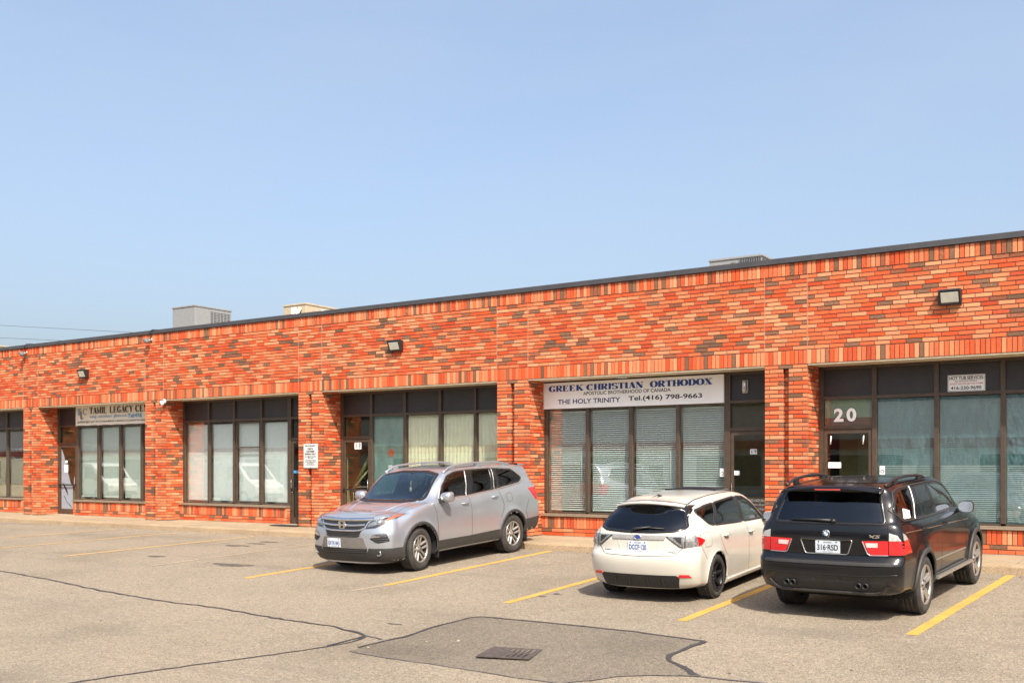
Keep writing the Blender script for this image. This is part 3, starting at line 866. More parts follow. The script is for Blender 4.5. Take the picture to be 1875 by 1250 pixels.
# unit 18 lobby: leaning tubes and a rack
U = units[-2]; p, q = U['doorx']
mb = MB(); mb.tube([(p+.12, .95, 1.15), (p+.72, 1.05, 2.15)], .055, 14)
tag(mb.build('cardboard_tube', M['paper']), 'thick pale tube leaning inside the glass door numbered 18', 'tube')
mb = MB(); mb.tube([(p+.10, .90, 1.10), (p+.75, .98, 1.75)], .026, 12)
tag(mb.build('cardboard_tube', M['curtain']), 'thin cream tube leaning inside the glass door numbered 18', 'tube')
rk = empty('wire_rack', (p+.4, 1.1, .19)); tag(rk, 'wire rack with clutter inside the glass door numbered 18', 'rack')
mb = MB()
for sx in (-.3, .3):
    for sy in (-.15, .15): mb.tube([(sx, sy, 0), (sx, sy, 1.05)], .012, 8)
mb.build('rack_frame', M['steel'], rk)
for z in (.25, .62, .98):
    mb = MB(); mb.box(-.32, .32, -.17, .17, z, z+.02); mb.build('shelf', M['white'], rk)
for j, (px_, pz, cx_, mt) in enumerate(((-.15, .64, .10, 'rust'), (.1, .64, .08, 'white'), (-.05, 1.0, .12, 'black'), (.12, .27, .14, 'greenfilm'), (-.15, .27, .1, 'redink'))):
    mb = MB(); mb.box(px_-cx_, px_+cx_, -.1, .1, pz, pz+cx_*1.3)
    b = mb.build('storage_box', M[mt], None, .01); b.location = (p+.4, 1.1, .19)
    tag(b, ['rusty brown box on the middle shelf behind the door numbered 18', 'small white box on the middle shelf behind the door numbered 18', 'black box on the top shelf behind the door numbered 18', 'green box on the bottom shelf behind the door numbered 18', 'red box on the bottom shelf behind the door numbered 18'][j], 'box')

# ------------------------------------------------------------------ signs
a = units[-1]['a']
sg = empty('shop_sign', (a+.755, .66, 2.955)); tag(sg, 'white church sign board reading GREEK CHRISTIAN ORTHODOX above slatted windows', 'sign')
W_, H_ = 4.275, .565
mb = MB(); mb.box(.02, W_-.02, -.012, .05, .02, H_-.02); mb.build('sign_face', M['signwhite'], sg)
mb = MB()
for b in ((0, W_, -.03, .05, 0, .02), (0, W_, -.03, .05, H_-.02, H_), (0, .02, -.03, .05, .02, H_-.02), (W_-.02, W_, -.03, .05, .02, H_-.02)): mb.box(*b)
mb.build('sign_frame', M['signwhite'], sg)
w2 = lambda x, z: MW(x, -.0125, z)
for t_, x_, wd in (('GREEK', .20, .86), ('CHRISTIAN', 1.15, 1.34), ('ORTHODOX', 2.66, 1.36)):
    serif_text(t_, wd, .128, M['navy'], w2(x_, .375), sg, .30, .075, .19, .07)
text('APOSTOLIC BROTHERHOOD OF CANADA', 2.06, .075, M['ink'], w2(1.06, .272), sg, bold=.018)
text('THE HOLY TRINITY', 1.54, .105, M['navy2'], w2(.42, .095), sg, bold=.022)
text('Tel.(416) 798-9663', 1.66, .125, M['ink'], w2(2.15, .088), sg, bold=.025)

a = units[-4]['a']
bn = empty('shop_banner', (a+1.80, .655, 2.965)); tag(bn, 'slack off-white banner reading TAMIL LEGACY above white blinds', 'banner')
W_, H_ = 4.22, .60
n = 60; vs = []; rows = 8
for j in range(rows+1):
    for i in range(n+1):
        u = i/n; v = j/rows
        sag = .012*abs(math.sin(u*math.pi*7))*(1 if j in (0, rows) else 0)
        vs.append((u*W_, -.004*math.sin(u*37+v*4)-.003*math.sin(u*71), v*H_+(sag if j == 0 else -sag)))
mb = MB(); mb.add(vs, [(j*(n+1)+i, j*(n+1)+i+1, (j+1)*(n+1)+i+1, (j+1)*(n+1)+i) for j in range(rows) for i in range(n)], 0, True)
mb.build('banner_sheet', M['banner'], bn)
mb = MB()
for i in range(8): mb.tube([(.03+i*(W_-.06)/7, -.01, H_-.03), (.03+i*(W_-.06)/7, .0, H_+.02)], .006, 6)
mb.build('tie', M['black'], bn)
b2 = lambda x, z: MW(x, -.0115, z)
serif_text('TAMIL', .88, .20, M['ink'], b2(.73, .36), bn, .24, .07, .14, .06)
serif_text('LEGACY', 1.12, .20, M['ink'], b2(1.74, .36), bn, .24, .07, .14, .06)
serif_text('CENTRE', 1.15, .20, M['ink'], b2(2.98, .36), bn, .24, .07, .14, .06)
serif_text('T', .22, .20, M['blueink'], b2(.07, .33), bn, .22, .06, .1)
serif_text('L', .18, .24, M['ink'], b2(.25, .21), bn, .22, .06, .1)
serif_text('C', .24, .20, M['greyink'], b2(.38, .33), bn, .22, .06, .1)
text('\u0ba4\u0bae\u0bbf\u0bb4\u0bcd  \u0bae\u0bb0\u0baa\u0bc1\u0bb0\u0bbf\u0bae\u0bc8  \u0ba8\u0bbf\u0bb2\u0bc8\u0baf\u0bae\u0bcd', 1.82, .11, M['blueink'], b2(.74, .205), bn, bold=.01)
text('Tel:416', .66, .13, M['blueink'], b2(2.62, .195), bn, bold=.025)
text('\u0b85\u0bb0\u0bbf\u0bb5\u0bb0\u0bbf \u0b87\u0bb0\u0bc1\u0ba8\u0bcd\u0ba4\u0bc1 Gr12 \u0bb5\u0bb0\u0bc8\u0b95\u0bcd\u0b95\u0bc1\u0bae\u0bcd \u0b8e\u0bb2\u0bcd\u0bb2\u0bbe\u0baa\u0bcd \u0baa\u0bbe\u0b9f\u0b99\u0bcd\u0b95\u0bb3\u0bc1\u0bae\u0bcd \u0b95\u0bb1\u0bcd\u0bb1\u0bc1', 3.45, .085, M['ink'], b2(.10, .07), bn, bold=.012)

hs = empty('hot_tub_sign', (-3.775, .70, 3.005)); tag(hs, 'small white sign reading HOT TUB SERVICES on the dark panel', 'sign')
mb = MB(); mb.box(0, .61, 0, .016, 0, .292); mb.build('sign_face', M['signwhite'], hs, .004)
mb = MB()
for b in ((.012,.598,.012,.016), (.012,.598,.276,.280), (.012,.016,.016,.276), (.594,.598,.016,.276)): mb.box(b[0], b[1], -.0015, .0, b[2], b[3])
mb.build('border_line', M['ink'], hs)
h2 = lambda x, z: MW(x, -.002, z)
text('HOT TUB SERVICES', .55, .062, M['ink'], h2(.03, .205), hs, bold=.02)
text('ALL MAKES & MODELS', .36, .028, M['ink'], h2(.12, .168), hs)
text('JACUZZI  ELECTRIC MOTORS & PUMPS', .55, .036, M['redink'], h2(.03, .112), hs, bold=.01)
text('416-230-9690', .50, .060, M['ink'], h2(.05, .032), hs, bold=.02)

ps = empty('parking_notice', (-18.85, -.035, 1.655)); tag(ps, 'white parking notice plate screwed across the pier groove', 'sign')
mb = MB(); mb.box(0, .475, 0, .025, 0, .605); mb.build('sign_face', simple('notice_white', (0.60,0.60,0.58), .4, var=.05), ps, .004)
mb = MB(); mb.box(.014, .461, -.0015, -.0003, .012, .016); mb.box(.014, .461, -.0015, -.0003, .588, .592); mb.box(.014, .018, -.0015, -.0003, .016, .588); mb.box(.457, .461, -.0015, -.0003, .016, .588); mb.build('border_line', M['greyink'], ps)
p2 = lambda z: MW(.2375, -.0022, z)
for t_, wd, ht, z in (('PRIVATE PROPERTY', .36, .036, .535), ('STAFF &', .20, .050, .455), ('CUSTOMER', .29, .050, .390), ('PARKING ONLY', .38, .050, .325), ('NO OVERNIGHT PARKING', .37, .028, .272), ('7AM - 7AM', .17, .026, .235),
        ('UNAUTHORIZED VEHICLES', .38, .022, .180), ('WILL BE TAGGED AND/OR', .37, .022, .145), ('TOWED AWAY AT', .24, .022, .110), ('VEHICLE OWNERS EXPENSE', .27, .024, .072)):
    text(t_, wd, ht, M['ink'], p2(z), ps, align='CENTER', bold=.04)
for x, z in ((.07, .085), (.41, .085), (.24, .03)):
    mb = MB(); mb.lathe([(0, -.004), (.010, -.004), (.010, 0)], lambda A, B, h: (x+A, h, z+B), 12); mb.build('screw', M['ink'], ps)

def numbers(body, name, lab, x, y, z, wd, ht, mat, plate=None, serif=False):
    e = empty(name, (x, y, z)); tag(e, lab, 'unit number')
    if plate:
        n = len(body)
        for i in range(n):
            mb = MB(); mb.box(i*wd/n, (i+1)*wd/n-.004, -.003, 0, 0, ht); mb.build('number_tile', M['signwhite'], e)
            cw = .24 if body[i] == '1' else .62; text(body[i], wd/n*cw, ht*.74, M['ink'], MW((i+.5-cw/2)*wd/n, -.0045, ht*.13), e, name='digit', bold=.015)
    return e
p, q = units[-2]['doorx']
numbers('18', 'door_number', 'two white tiles reading 18 at the top of the dark door', p+.36, .708, 2.13, .23, .17, None, True)
p, q = units[-1]['doorx']
numbers('19', 'door_number', 'two small white tiles reading 19 inside the glass door', p+.40, .708, 1.93, .14, .10, None, True)
p, q = units[0]['doorx']
e = empty('door_number', (-5.785, .718, 2.525)); tag(e, 'large white cracked numerals 20 on the transom over the door', 'unit number')
for i, dgt in enumerate('20'):
    text(dgt, .195, .262, M['ink'], MW(-.008+i*.235, -.001, -.006), e, name='digit_edge', bold=.045)
    text(dgt, .180, .25, M['signwhite'], MW(i*.235, -.004, 0), e, name='digit', bold=.04)
mb = MB(); mb.box(p+.01, q-.01, .7335, .7345, 2.45, 2.60)
tag(mb.build('transom_strip', simple('pink_strip', (0.50,0.22,0.22), .6)), 'pink strip along the bottom of the transom numbered 20', 'tape')  # thin pink strip just behind the lower transom glass
mb = MB(); mb.box(p+.01, q-.01, .745, .748, 2.45, 2.94)
tag(mb.build('transom_screen', M['blind']), 'grey screen behind the transom numbered 20', 'screen')
# meeting hours on unit 19's door
p, q = units[-1]['doorx']
e = empty('meeting_hours', (p+.20, .7085, 1.0)); tag(e, 'white meeting hours lettering on the glass church door', 'lettering')
for i, t_ in enumerate(('MEETING HOURS', 'SUND. 6pm.-8.pm', 'WED.  8pm.-10.pm')):
    text(t_, .50 if i == 0 else .52, .055, M['signwhite'], MW(0, 0, -.085*i), e, bold=.012)
e2 = empty('door_note', (p+.07, .709, 1.52)); tag(e2, 'small blank white note stuck on the glass church door', 'note')
mb = MB(); mb.box(0, .11, -.002, 0, 0, .085); mb.build('paper', M['signwhite'], e2)
p, q = units[0]['doorx']
e = empty('door_note', (p+.08, .709, 1.66)); tag(e, 'white notice card on the glass door numbered 20', 'note')
mb = MB(); mb.box(0, .24, -.002, 0, 0, .11); mb.build('paper', M['signwhite'], e)
mb = MB()
for z in (.03, .055, .08): mb.box(.03, .19 if z < .07 else .12, -.0035, -.0022, z, z+.008)
mb.build('print', M['greyink'], e)
for j, x in enumerate((p+.13, q-.16)):
    mb = MB(); mb.tube([(x-.008, .705, 2.10), (x+.006, .700, 2.26)], .010, 8)
    tag(mb.build('tape_strip', M['signwhite']), ['left white tape strip at the top of the door numbered 20', 'right white tape strip at the top of the door numbered 20'][j], 'tape')
# decals / keypads
for x, z, lab in ((units[0]['V'][1][1]+.09, 1.60, 'white oval security decal left of the teal film by the door numbered 20'), (units[-1]['V'][4][0]-.06, 1.55, 'white oval security decal beside the church door')):
    e = empty('security_decal', (x, .721, z)); tag(e, lab, 'decal')
    mb = MB(); mb.box(-.045, .045, -.002, 0, -.06, .10); mb.build('sticker', M['signwhite'], e)
    mb = MB(); mb.lathe([(.020, -.0035), (.034, -.0035)], lambda A, B, h: (A, h, B), 20); mb.build('emblem_ring', M['ink'], e)
# paper notice and mail slot on unit 16's door with white art panel
p, q = units[-4]['doorx']
e = empty('door_poster', (p+.07, .707, .36)); tag(e, 'pale blue-grey poster with dark slashes filling the lower door beside the banner', 'poster')
mb = MB(); mb.prism([(0, 0), (.60, 0), (.60, .68), (.46, .86), (.10, 1.75), (0, 1.90)], lambda u, v, d: (u, d, v), -.002, 0); mb.build('poster_sheet', simple('poster_blue', (0.24,0.28,0.33), .5, var=.05), e)
mb = MB()
for P_ in ([(.04,.82),(.10,.80),(.36,.40),(.30,.62)], [(.12,.42),(.17,.40),(.36,.12),(.28,.25)], [(.28,.24),(.42,.12),(.56,.03),(.50,.10)]):
    mb.prism(P_, lambda u, v, d: (u, d, v), -.004, -.0025)
mb.build('slash', M['black'], e)
e = empty('door_note', (p+.22, .706, 1.52)); tag(e, 'white paper notice taped on the door beside the banner', 'note')
mb = MB(); mb.box(0, .20, -.002, 0, 0, .24); mb.box(.06, .17, -.002, 0, .29, .37); mb.build('paper', M['signwhite'], e)

# ------------------------------------------------------------------ things fixed to the wall
def wall_pack(x, z, lab):
    e = empty('wall_light', (x, 0, z)); tag(e, lab, 'wall light', 'wall lights on the brick fascia')
    mb = MB(); wv, hv = .178, .125
    mb.prism([(0, hv), (0, -hv), (-.10, -hv), (-.185, hv-.04), (-.185, hv)], lambda u, v, d: (d, u, v), -wv, -wv+.028)
    mb.prism([(0, hv), (0, -hv), (-.10, -hv), (-.185, hv-.04), (-.185, hv)], lambda u, v, d: (d, u, v), wv-.028, wv)
    mb.box(-wv+.028, wv-.028, -.185, 0, hv-.035, hv); mb.box(-wv+.028, wv-.028, -.10, 0, -hv, -hv+.03)
    mb.box(-wv+.028, wv-.028, -.03, 0, -hv+.03, hv-.035)
    mb.build('housing', M['greyplastic'] if False else M['black'], e, .006)
    mb = MB(); mb.prism([(-.05, -hv+.03), (-.108, -hv+.03), (-.174, hv-.05), (-.05, hv-.05)], lambda u, v, d: (d, u, v), -wv+.034, wv-.034)
    mb.build('lens', M['lamplens'], e, .008)
    mb = MB(); mb.box(-wv+.04, wv-.04, -.16, -.12, hv+.0005, hv+.006); mb.build('top_plate', M['steel'], e)
    return e
wall_pack(-27.99, 4.475, 'wedge wall light on brick above the tamil banner')
wall_pack(-15.81, 4.525, 'wedge wall light on brick above the silver car')
wall_pack(-3.585, 4.555, 'wedge wall light on brick above the hot tub sign')
def flood_cam(x, z, lab):
    e = empty('motion_camera', (x, 0, z)); tag(e, lab, 'camera', 'grey cameras hung under the roof edge')
    mb = MB(); mb.lathe([(0, 0), (.05, 0), (.05, -.03), (0, -.03)], lambda A, B, h: (A, h, B), 16)
    mb.tube([(0, -.02, 0), (-.02, -.10, -.02)], .016, 8); mb.build('bracket', M['steel'], e)
    mb = MB(); mb.lathe([(0, .10), (.055, .095), (.07, .04), (.065, -.06), (.05, -.10), (0, -.10)], lambda A, B, h: (-.05+h*.8+A*.2, -.15+A, -.04+B-h*.3), 18); mb.build('camera_body', M['louver'], e)
    mb = MB(); mb.tube([(.02, -.06, .03), (.0, -.09, .20), (.10, -.07, .27), (.30, .02, .265), (.42, .10, .25)], .010, 8); mb.build('cable', M['black'], e)
flood_cam(-31.07, 5.30, 'grey camera with looped cable under the roof edge at far left')
flood_cam(-24.87, 5.29, 'grey camera with looped cable under the roof edge left of the grey rooftop unit')
e = empty('dome_camera', (-24.28, -.005, 3.50)); tag(e, 'white dome camera on the pier corner beside the banner', 'camera')
mb = MB(); mb.lathe([(0, 0), (.06, 0), (.065, -.05), (.05, -.06)], lambda A, B, h: (A, h, B+.02), 18); mb.build('base', M['white'], e)
mb = MB(); mb.lathe([(0, .07), (.045, .055), (.062, .01), (.055, -.04), (.03, -.066), (0, -.072)], lambda A, B, h: (A, -.10+B, -.03+h), 18); mb.build('dome', M['white'], e)
mb = MB(); mb.lathe([(0, -.025), (.022, -.02), (.024, 0)], lambda A, B, h: (A-.01, -.155+h, -.055+B), 14); mb.build('eye', M['blackgloss'], e)
p, q = units[-1]['doorx']
e = empty('entry_light', (p+.30, .72, 3.26)); tag(e, 'glass jar entry light on the dark panel over the church door', 'light')
mb = MB(); mb.box(-.06, .06, -.03, 0, -.13, .13); mb.build('back_plate', M['steel'], e, .01)
mb = MB(); mb.lathe([(0, .115), (.042, .11), (.05, .07), (.05, -.07), (.042, -.11), (0, -.115)], lambda A, B, h: (A, -.055+B, h), 18); mb.build('glass_shade', M['clearlamp'], e)
e = empty('soffit_light', (-10.1, .40, LINT-.012)); tag(e, 'flat round light in the soffit over the church sign', 'light')
mb = MB(); mb.lathe([(0, -.035), (.12, -.03), (.15, 0)], lambda A, B, h: (A, B, h), 24); mb.build('lens', M['lamplens'], e)
p, q = units[-3]['doorx']
mb = MB(); mb.box(p-.05, q+.05, -.05, .42, .175, .190)
tag(mb.build('door_mat', M['mat'], None, .004), 'dark door mat on the sidewalk beside the parking notice pier', 'mat')
e = empty('door_sign', (p+.05, .707, 1.52)); tag(e, 'little blue and white sign on the narrow dark door left of the parking notice', 'sign')
mb = MB(); mb.box(0, .2, -.002, 0, 0, .07); mb.build('sign_face', M['blueink'], e)

# ------------------------------------------------------------------ rooftop units
def ray_plane_y(px, py, y):
    a_, b_ = (px-937.5)/1900.0, -(py-855.0)/1900.0
    d_ = (SPH*a_-CPH, CPH*a_+SPH, b_); t = (y+CAM_D)/d_[1]
    return t*d_[0], CAM_H+t*d_[2]
def hvac(name, lab, xl, xr, y0, y1, ztop, mat, kind):
    zb = 5.12
    e = empty(name, (xl, y0, zb)); tag(e, lab, 'rooftop unit')
    W_, D_, H_ = xr-xl, y1-y0, ztop-zb
    mb = MB(); mb.box(.03, W_-.03, .03, D_-.03, -.0, .12); mb.build('base_rail', M['steel'], e)
    mb = MB(); mb.box(0, W_, 0, D_, .12, H_-.05); mb.build('cabinet', mat, e, .012)
    mb = MB(); mb.box(-.02, W_+.02, -.02, D_+.02, H_-.05, H_); mb.build('lid', mat, e, .008)
    if kind == 'louver':
        for c in range(6):
            y = D_*.42+c*D_*.093; mb = MB(); z = .15
            while z < H_-.12:
                mb.box(W_, W_+.012, y, y+D_*.070, z, z+.018, 1); z += .05
            mb.build('louver_panel', [M['louver'], M['louver']], e)
        for x in (.06, .55):
            mb = MB(); mb.prism([(0, 0), (.42, 0), (.42, .30), (0, .30)], lambda u, v, d: (x+u, d, .42+v), -.10, .0); mb.build('intake_hood', mat, e, .005)
            mb = MB(); mb.box(x-.01, x+.43, -.115, .0, .722, .740); mb.build('hood_edge', M['black'], e)
    if kind == 'pipes':
        mb = MB(); mb.box(W_*.36, W_*.58, -.015, 0, .15, H_-.1); mb.build('access_panel', M['white'], e)
        mb = MB(); mb.tube([(W_*.66, -.02, .1), (W_*.66, -.12, .6), (W_*.72, -.16, H_-.45), (W_*.72, -.02, H_-.30)], .045, 8); mb.tube([(W_*.92, -.02, .2), (W_*.94, -.14, H_-.65), (W_*.86, -.16, H_-.35), (W_*.78, -.02, H_-.30)], .035, 8); mb.build('hose', M['black'], e)
        mb = MB(); mb.tube([(W_*.8, -.05, H_-.15), (W_*.78, -.12, H_-.3), (W_*.82, -.12, .2)], .05, 8); mb.build('pipe', M['curtain'], e)
        mb = MB(); mb.box(W_, W_+.01, D_*.45, D_*.75, .2, H_-.12); mb.build('access_panel', M['white'], e)
    if kind == 'coil':
        mb = MB(); mb.box(W_*.42, W_*.5, -.012, 0, .15, H_-.12); mb.build('switch_box', M['louver'], e)
        mb = MB(); mb.box(W_*.58, W_-.02, -.014, -.002, .12, H_-.07); mb.box(W_+.002, W_+.014, .02, D_-.02, .12, H_-.07); mb.build('coil', M['void'], e)
        mb = MB(); n = 13
        for i in range(n): mb.box(W_*.58+(W_*.42)*i/n, W_*.58+(W_*.42)*i/n+.012, -.024, -.016, .12, H_-.07)
        for i in range(10): mb.box(W_+.016, W_+.024, D_*i/10, D_*i/10+.012, .12, H_-.07)
        for z in (.35, .6, .85): mb.box(W_*.58, W_, -.027, -.0245, z, z+.012)
        mb.build('coil_guard', M['steel'], e)
        mb = MB(); mb.box(W_*.58, W_*.75, -.035, -.03, .60, .72); mb.build('label_plate', M['signwhite'], e)
y0 = 3.2
def span(pl, pr, ptop): 
    xl, _ = ray_plane_y(pl, 560, y0); xr, _ = ray_plane_y(pr, 560, y0); _, zt = ray_plane_y(pr, ptop, y0)
    return xl, xr, zt
def depth_to(xr, pb):
    y = y0
    for _ in range(400):
        if ray_plane_y(pb, 560, y)[0] < xr: break
        y += .01
    return y
xl, xr, zt = span(316, 357, 557.5); hvac('rooftop_unit', 'tall grey rooftop unit with louvred right side', xl, xr, y0, depth_to(xr, 423), zt, M['hvacgrey'], 'louver')
xl, xr, zt = span(519, 560, 554); hvac('rooftop_unit', 'tan rooftop unit with black hoses at its corner', xl, xr, y0, depth_to(xr, 622), zt, M['hvactan'], 'pipes')
xl, xr, zt = span(1299, 1395, 464.5); hvac('rooftop_unit', 'low grey rooftop unit with an open coil guard at right', xl, xr, y0, depth_to(xr, 1419), zt, M['hvacgrey'], 'coil')
xl, xr, zt = span(-60, 0, 632); hvac('rooftop_unit', 'tan rooftop unit just showing at the left picture edge', xl, xr, y0, depth_to(xr, 34), zt, M['hvactan'], 'plain')
# overhead wires far behind the roof
def far(px, py, y): x, z = ray_plane_y(px, py, y); return (x, y, z)
for j, (A, B, C_) in enumerate((((-60, 592), (120, 602), (330, 613)), ((-60, 616), (60, 621), (240, 630)))):
    pts = [Vector(far(*A, 60)), Vector(far(*B, 60)), Vector(far(*C_, 60))]
    ps_ = []
    for i in range(25):
        t = i/24; ps_.append(pts[0]*(2*(t-.5)*(t-1))+pts[1]*(-4*t*(t-1))+pts[2]*(2*t*(t-.5)))
    mb = MB(); mb.tube(ps_, .022, 6)
    tag(mb.build('overhead_wire', M['black']), ['upper thin wire in the sky above the left roof', 'lower thin wire in the sky above the left roof'][j], 'wire')

# ------------------------------------------------------------------ cars
def pchip(keys):
    keys = sorted(keys); xs = [k[0] for k in keys]; ys = [k[1] for k in keys]; n = len(xs)
    if n == 1: return lambda x: ys[0]
    h = [xs[i+1]-xs[i] for i in range(n-1)]; dl = [(ys[i+1]-ys[i])/h[i] for i in range(n-1)]
    m = [0.0]*n
    for i in range(1, n-1):
        if dl[i-1]*dl[i] > 0:
            w1, w2 = 2*h[i]+h[i-1], h[i]+2*h[i-1]; m[i] = (w1+w2)/(w1/dl[i-1]+w2/dl[i])
    m[0], m[-1] = dl[0], dl[-1]
    def f(x):
        if x <= xs[0]: return ys[0]
        if x >= xs[-1]: return ys[-1]
        i = 0
        while x > xs[i+1]: i += 1
        t = (x-xs[i])/h[i]
        return (2*t**3-3*t*t+1)*ys[i]+(t**3-2*t*t+t)*h[i]*m[i]+(-2*t**3+3*t*t)*ys[i+1]+(t**3-t*t)*h[i]*m[i+1]
    return f
def inpoly(p, poly):
    x, y = p; c = False; n = len(poly); j = n-1
    for i in range(n):
        xi, yi = poly[i]; xj, yj = poly[j]
        if (yi > y) != (yj > y) and x < (xj-xi)*(y-yi)/(yj-yi)+xi: c = not c
        j = i
    return c
def rnd_poly(poly, r, n=4):
    """round the corners of a polygon; r one radius or one per corner"""
    out = []; N = len(poly)
    for i in range(N):
        rr = r[i] if isinstance(r, (list, tuple)) else r
        p0, p1, p2 = Vector(poly[i-1]), Vector(poly[i]), Vector(poly[(i+1) % N])
        a, b = (p0-p1), (p2-p1); d = min(rr, a.length*.45, b.length*.45)
        if d < 1e-4: out.append(tuple(p1)); continue
        s_, e_ = p1+a.normalized()*d, p1+b.normalized()*d
        for k in range(n+1):
            t = k/n; q = s_*(1-t)**2+p1*2*t*(1-t)+e_*t*t; out.append(tuple(q))
    return out
def offset_poly(poly, d):
    c = [sum(p[i] for p in poly)/len(poly) for i in (0, 1)]
    area = sum(poly[i-1][0]*poly[i][1]-poly[i][0]*poly[i-1][1] for i in range(len(poly)))
    sg = 1 if area > 0 else -1; out = []; N = len(poly)
    for i in range(N):
        p0, p2 = poly[i-1], poly[(i+1) % N]
        dx, dy = p2[0]-p0[0], p2[1]-p0[1]; L = math.hypot(dx, dy) or 1
        out.append((poly[i][0]+sg*dy/L*d, poly[i][1]-sg*dx/L*d))
    return out

class Car:
    AX = {'+y': (Vector((0,1,0)), lambda u, v: Vector((u, 3, v))), '-y': (Vector((0,-1,0)), lambda u, v: Vector((u, -3, v))),
          'f': (Vector((1,0,0)), lambda u, v: Vector((4, u, v))), 'r': (Vector((-1,0,0)), lambda u, v: Vector((-8, u, v))), 't': (Vector((0,0,1)), lambda u, v: Vector((u, v, 4)))}
    def __init__(s, name, label, pose, sp, paint):
        x, y, yaw, sc = pose; m = slope(x)
        s.root = empty(name, (x, y, gz(x, y)+.004)); tag(s.root, label, 'car')
        s.root.rotation_euler = (0, -math.atan(m)*math.sin(yaw), yaw); s.root.scale = (sc, sc, sc)
        s.sp = sp; s.paint = paint
        s.grid()
    def grid(s):
        sp = s.sp; C = {k: pchip(v) for k, v in sp['c'].items()}
        xf, xr = pchip([(z, x) for z, x in sp['xf']]), pchip([(z, x) for z, x in sp['xr']])
        xF, xR = sp['xF'], sp['xR']
        arches = sp['arch']; fl = sp.get('flare', .02)
        def column(x):
            w, wsh, wb, yr = C['w'](x), C['wsh'](x), C['wb'](x), C['yr'](x)
            zs, zm, zsh, zb, zr, zc = C['zs'](x), C['zm'](x), C['zsh'](x), C['zb'](x), C['zr'](x), C['zc'](x)
            zr = max(zr, zb+.012); zc = max(zc, zr+.004)
            P = [(w*.80, zs-.05), (w*.955, zs), (w*.985, zs+.10), (w, zm), (wsh, zsh), (wb, zb), (wb-.018, zb+min(.014, (zr-zb)*.3)),
                 (wb+(yr-wb)*.42+.012*min(1, (zr-zb)/.3), zb+(zr-zb)*.5), (yr, zr), (yr*.86, zr+.62*(zc-zr)), (yr*.48, zr+.92*(zc-zr)), (0, zc)]
            nI = [2, 3, 6, 7, 5, 2, 6, 6, 4, 5, 5]
            t = [0]
            for a, b in zip(P[:-1], P[1:]): t.append(t[-1]+math.dist(a, b)+1e-4)
            fy, fz = pchip(list(zip(t, [p[0] for p in P]))), pchip(list(zip(t, [p[1] for p in P])))
            out = []
            for i in range(11):
                for k in range(nI[i]):
                    tt = t[i]+(t[i+1]-t[i])*k/nI[i]; out.append((fy(tt), fz(tt)))
            out.append((0.0, zc))
            return out
        N = sp.get('N', 190); B = .55
        cols = []
        Dr, nr = sp['Dr'], sp['nr']; Df, nf = sp['Df'], sp['nf']
        DR = pchip(Dr); DF = pchip(Df)
        for i in range(N+1):
            x = xF+(xR-xF)*i/N; col = []
            for y, z in column(x):
                xx = x
                if x < xR+B: xx = x+(xr(z)+DR(z)-xR)*sm(0, 1, (xR+B-x)/B)
                if x > xF-B: xx = x+(xf(z)-DF(z)-xF)*sm(0, 1, (x-xF+B)/B)
                for ax_, ra in arches:
                    d = math.hypot(xx-ax_, z-sp['hub'])
                    if z < C['zsh'](x) and y > .5: y += fl*math.exp(-((max(0, d-ra))/.07)**2)
                col.append((xx, y, z))
            cols.append(col)
        Nc = 22
        rear, frnt = [], []
        for i in range(1, Nc+1):
            a = math.pi/2*i/Nc
            Yr, Xr = max(0, math.cos(a))**(2/nr), math.sin(a)**(2/nr); Yf, Xf = max(0, math.cos(a))**(2/nf), math.sin(a)**(2/nf)
            if i == Nc: Yr = Yf = 0.0; Xr = Xf = 1.0
            rear.append([(xr(z)+DR(z)*(1-Xr), y*Yr, z) for (_, y, z) in cols[N]])
            frnt.append([(xf(z)-DF(z)*(1-Xf), y*Yf, z) for (_, y, z) in cols[0]])
        cols = frnt[::-1]+cols+rear
        nj = len(cols[0]); vs = []; fs = []
        for sgn in (1, -1):
            b = len(vs)
            vs += [(p[0], p[1]*sgn, p[2]) for c in cols for p in c]
            for i in range(len(cols)-1):
                for j in range(nj-1):
                    q = (b+i*nj+j, b+(i+1)*nj+j, b+(i+1)*nj+j+1, b+i*nj+j+1)
                    fs.append(q if sgn < 0 else q[::-1])
        bm = bmesh.new()
        V = [bm.verts.new(v) for v in vs]
        for f in fs:
            try: bm.faces.new([V[i] for i in f])
            except ValueError: pass
        bmesh.ops.remove_doubles(bm, verts=bm.verts[:], dist=1e-4)
        bmesh.ops.dissolve_degenerate(bm, edges=bm.edges[:], dist=1e-5)
        s.bm = bm
        bm.normal_update()
        s.bvh = BVHTree.FromBMesh(bm)
    def hit(s, ax, u, v):
        n, org = s.AX[ax]; o = org(u, v)
        loc, nor, _, _ = s.bvh.ray_cast(o, -n)
        if loc is None:
            loc, nor, _, _ = s.bvh.find_nearest(o-n*2.2)
        if nor.dot(n) < 0: nor = -nor
        return loc, nor
    def cut(s, holes):
        """holes: list of (axis, poly | ('circle', x, z, r))"""
        dead = []
        for f in s.bm.faces:
            c = f.calc_center_median(); n = f.normal
            for ax, poly in holes:
                if ax in '+y-y' and len(ax) == 2:
                    if (c.y > 0) != (ax == '+y') or abs(c.y) < .35: continue
                    if poly[0] == 'circle':
                        if math.hypot(c.x-poly[1], c.z-poly[2]) < poly[3] and abs(c.y) > .55: dead.append(f); break
                    elif abs(n.y) > .35 and inpoly((c.x, c.z), poly): dead.append(f); break
                elif ax == 'f' and c.x > s.sp['mid'] and abs(n.x) > .12 and c.z > s.sp['glassz'] and inpoly((c.y, c.z), poly): dead.append(f); break
                elif ax == 'r' and c.x < s.sp['mid'] and abs(n.x) > .12 and inpoly((c.y, c.z), poly): dead.append(f); break
                elif ax == 't' and n.z > .5 and inpoly((c.x, c.y), poly): dead.append(f); break
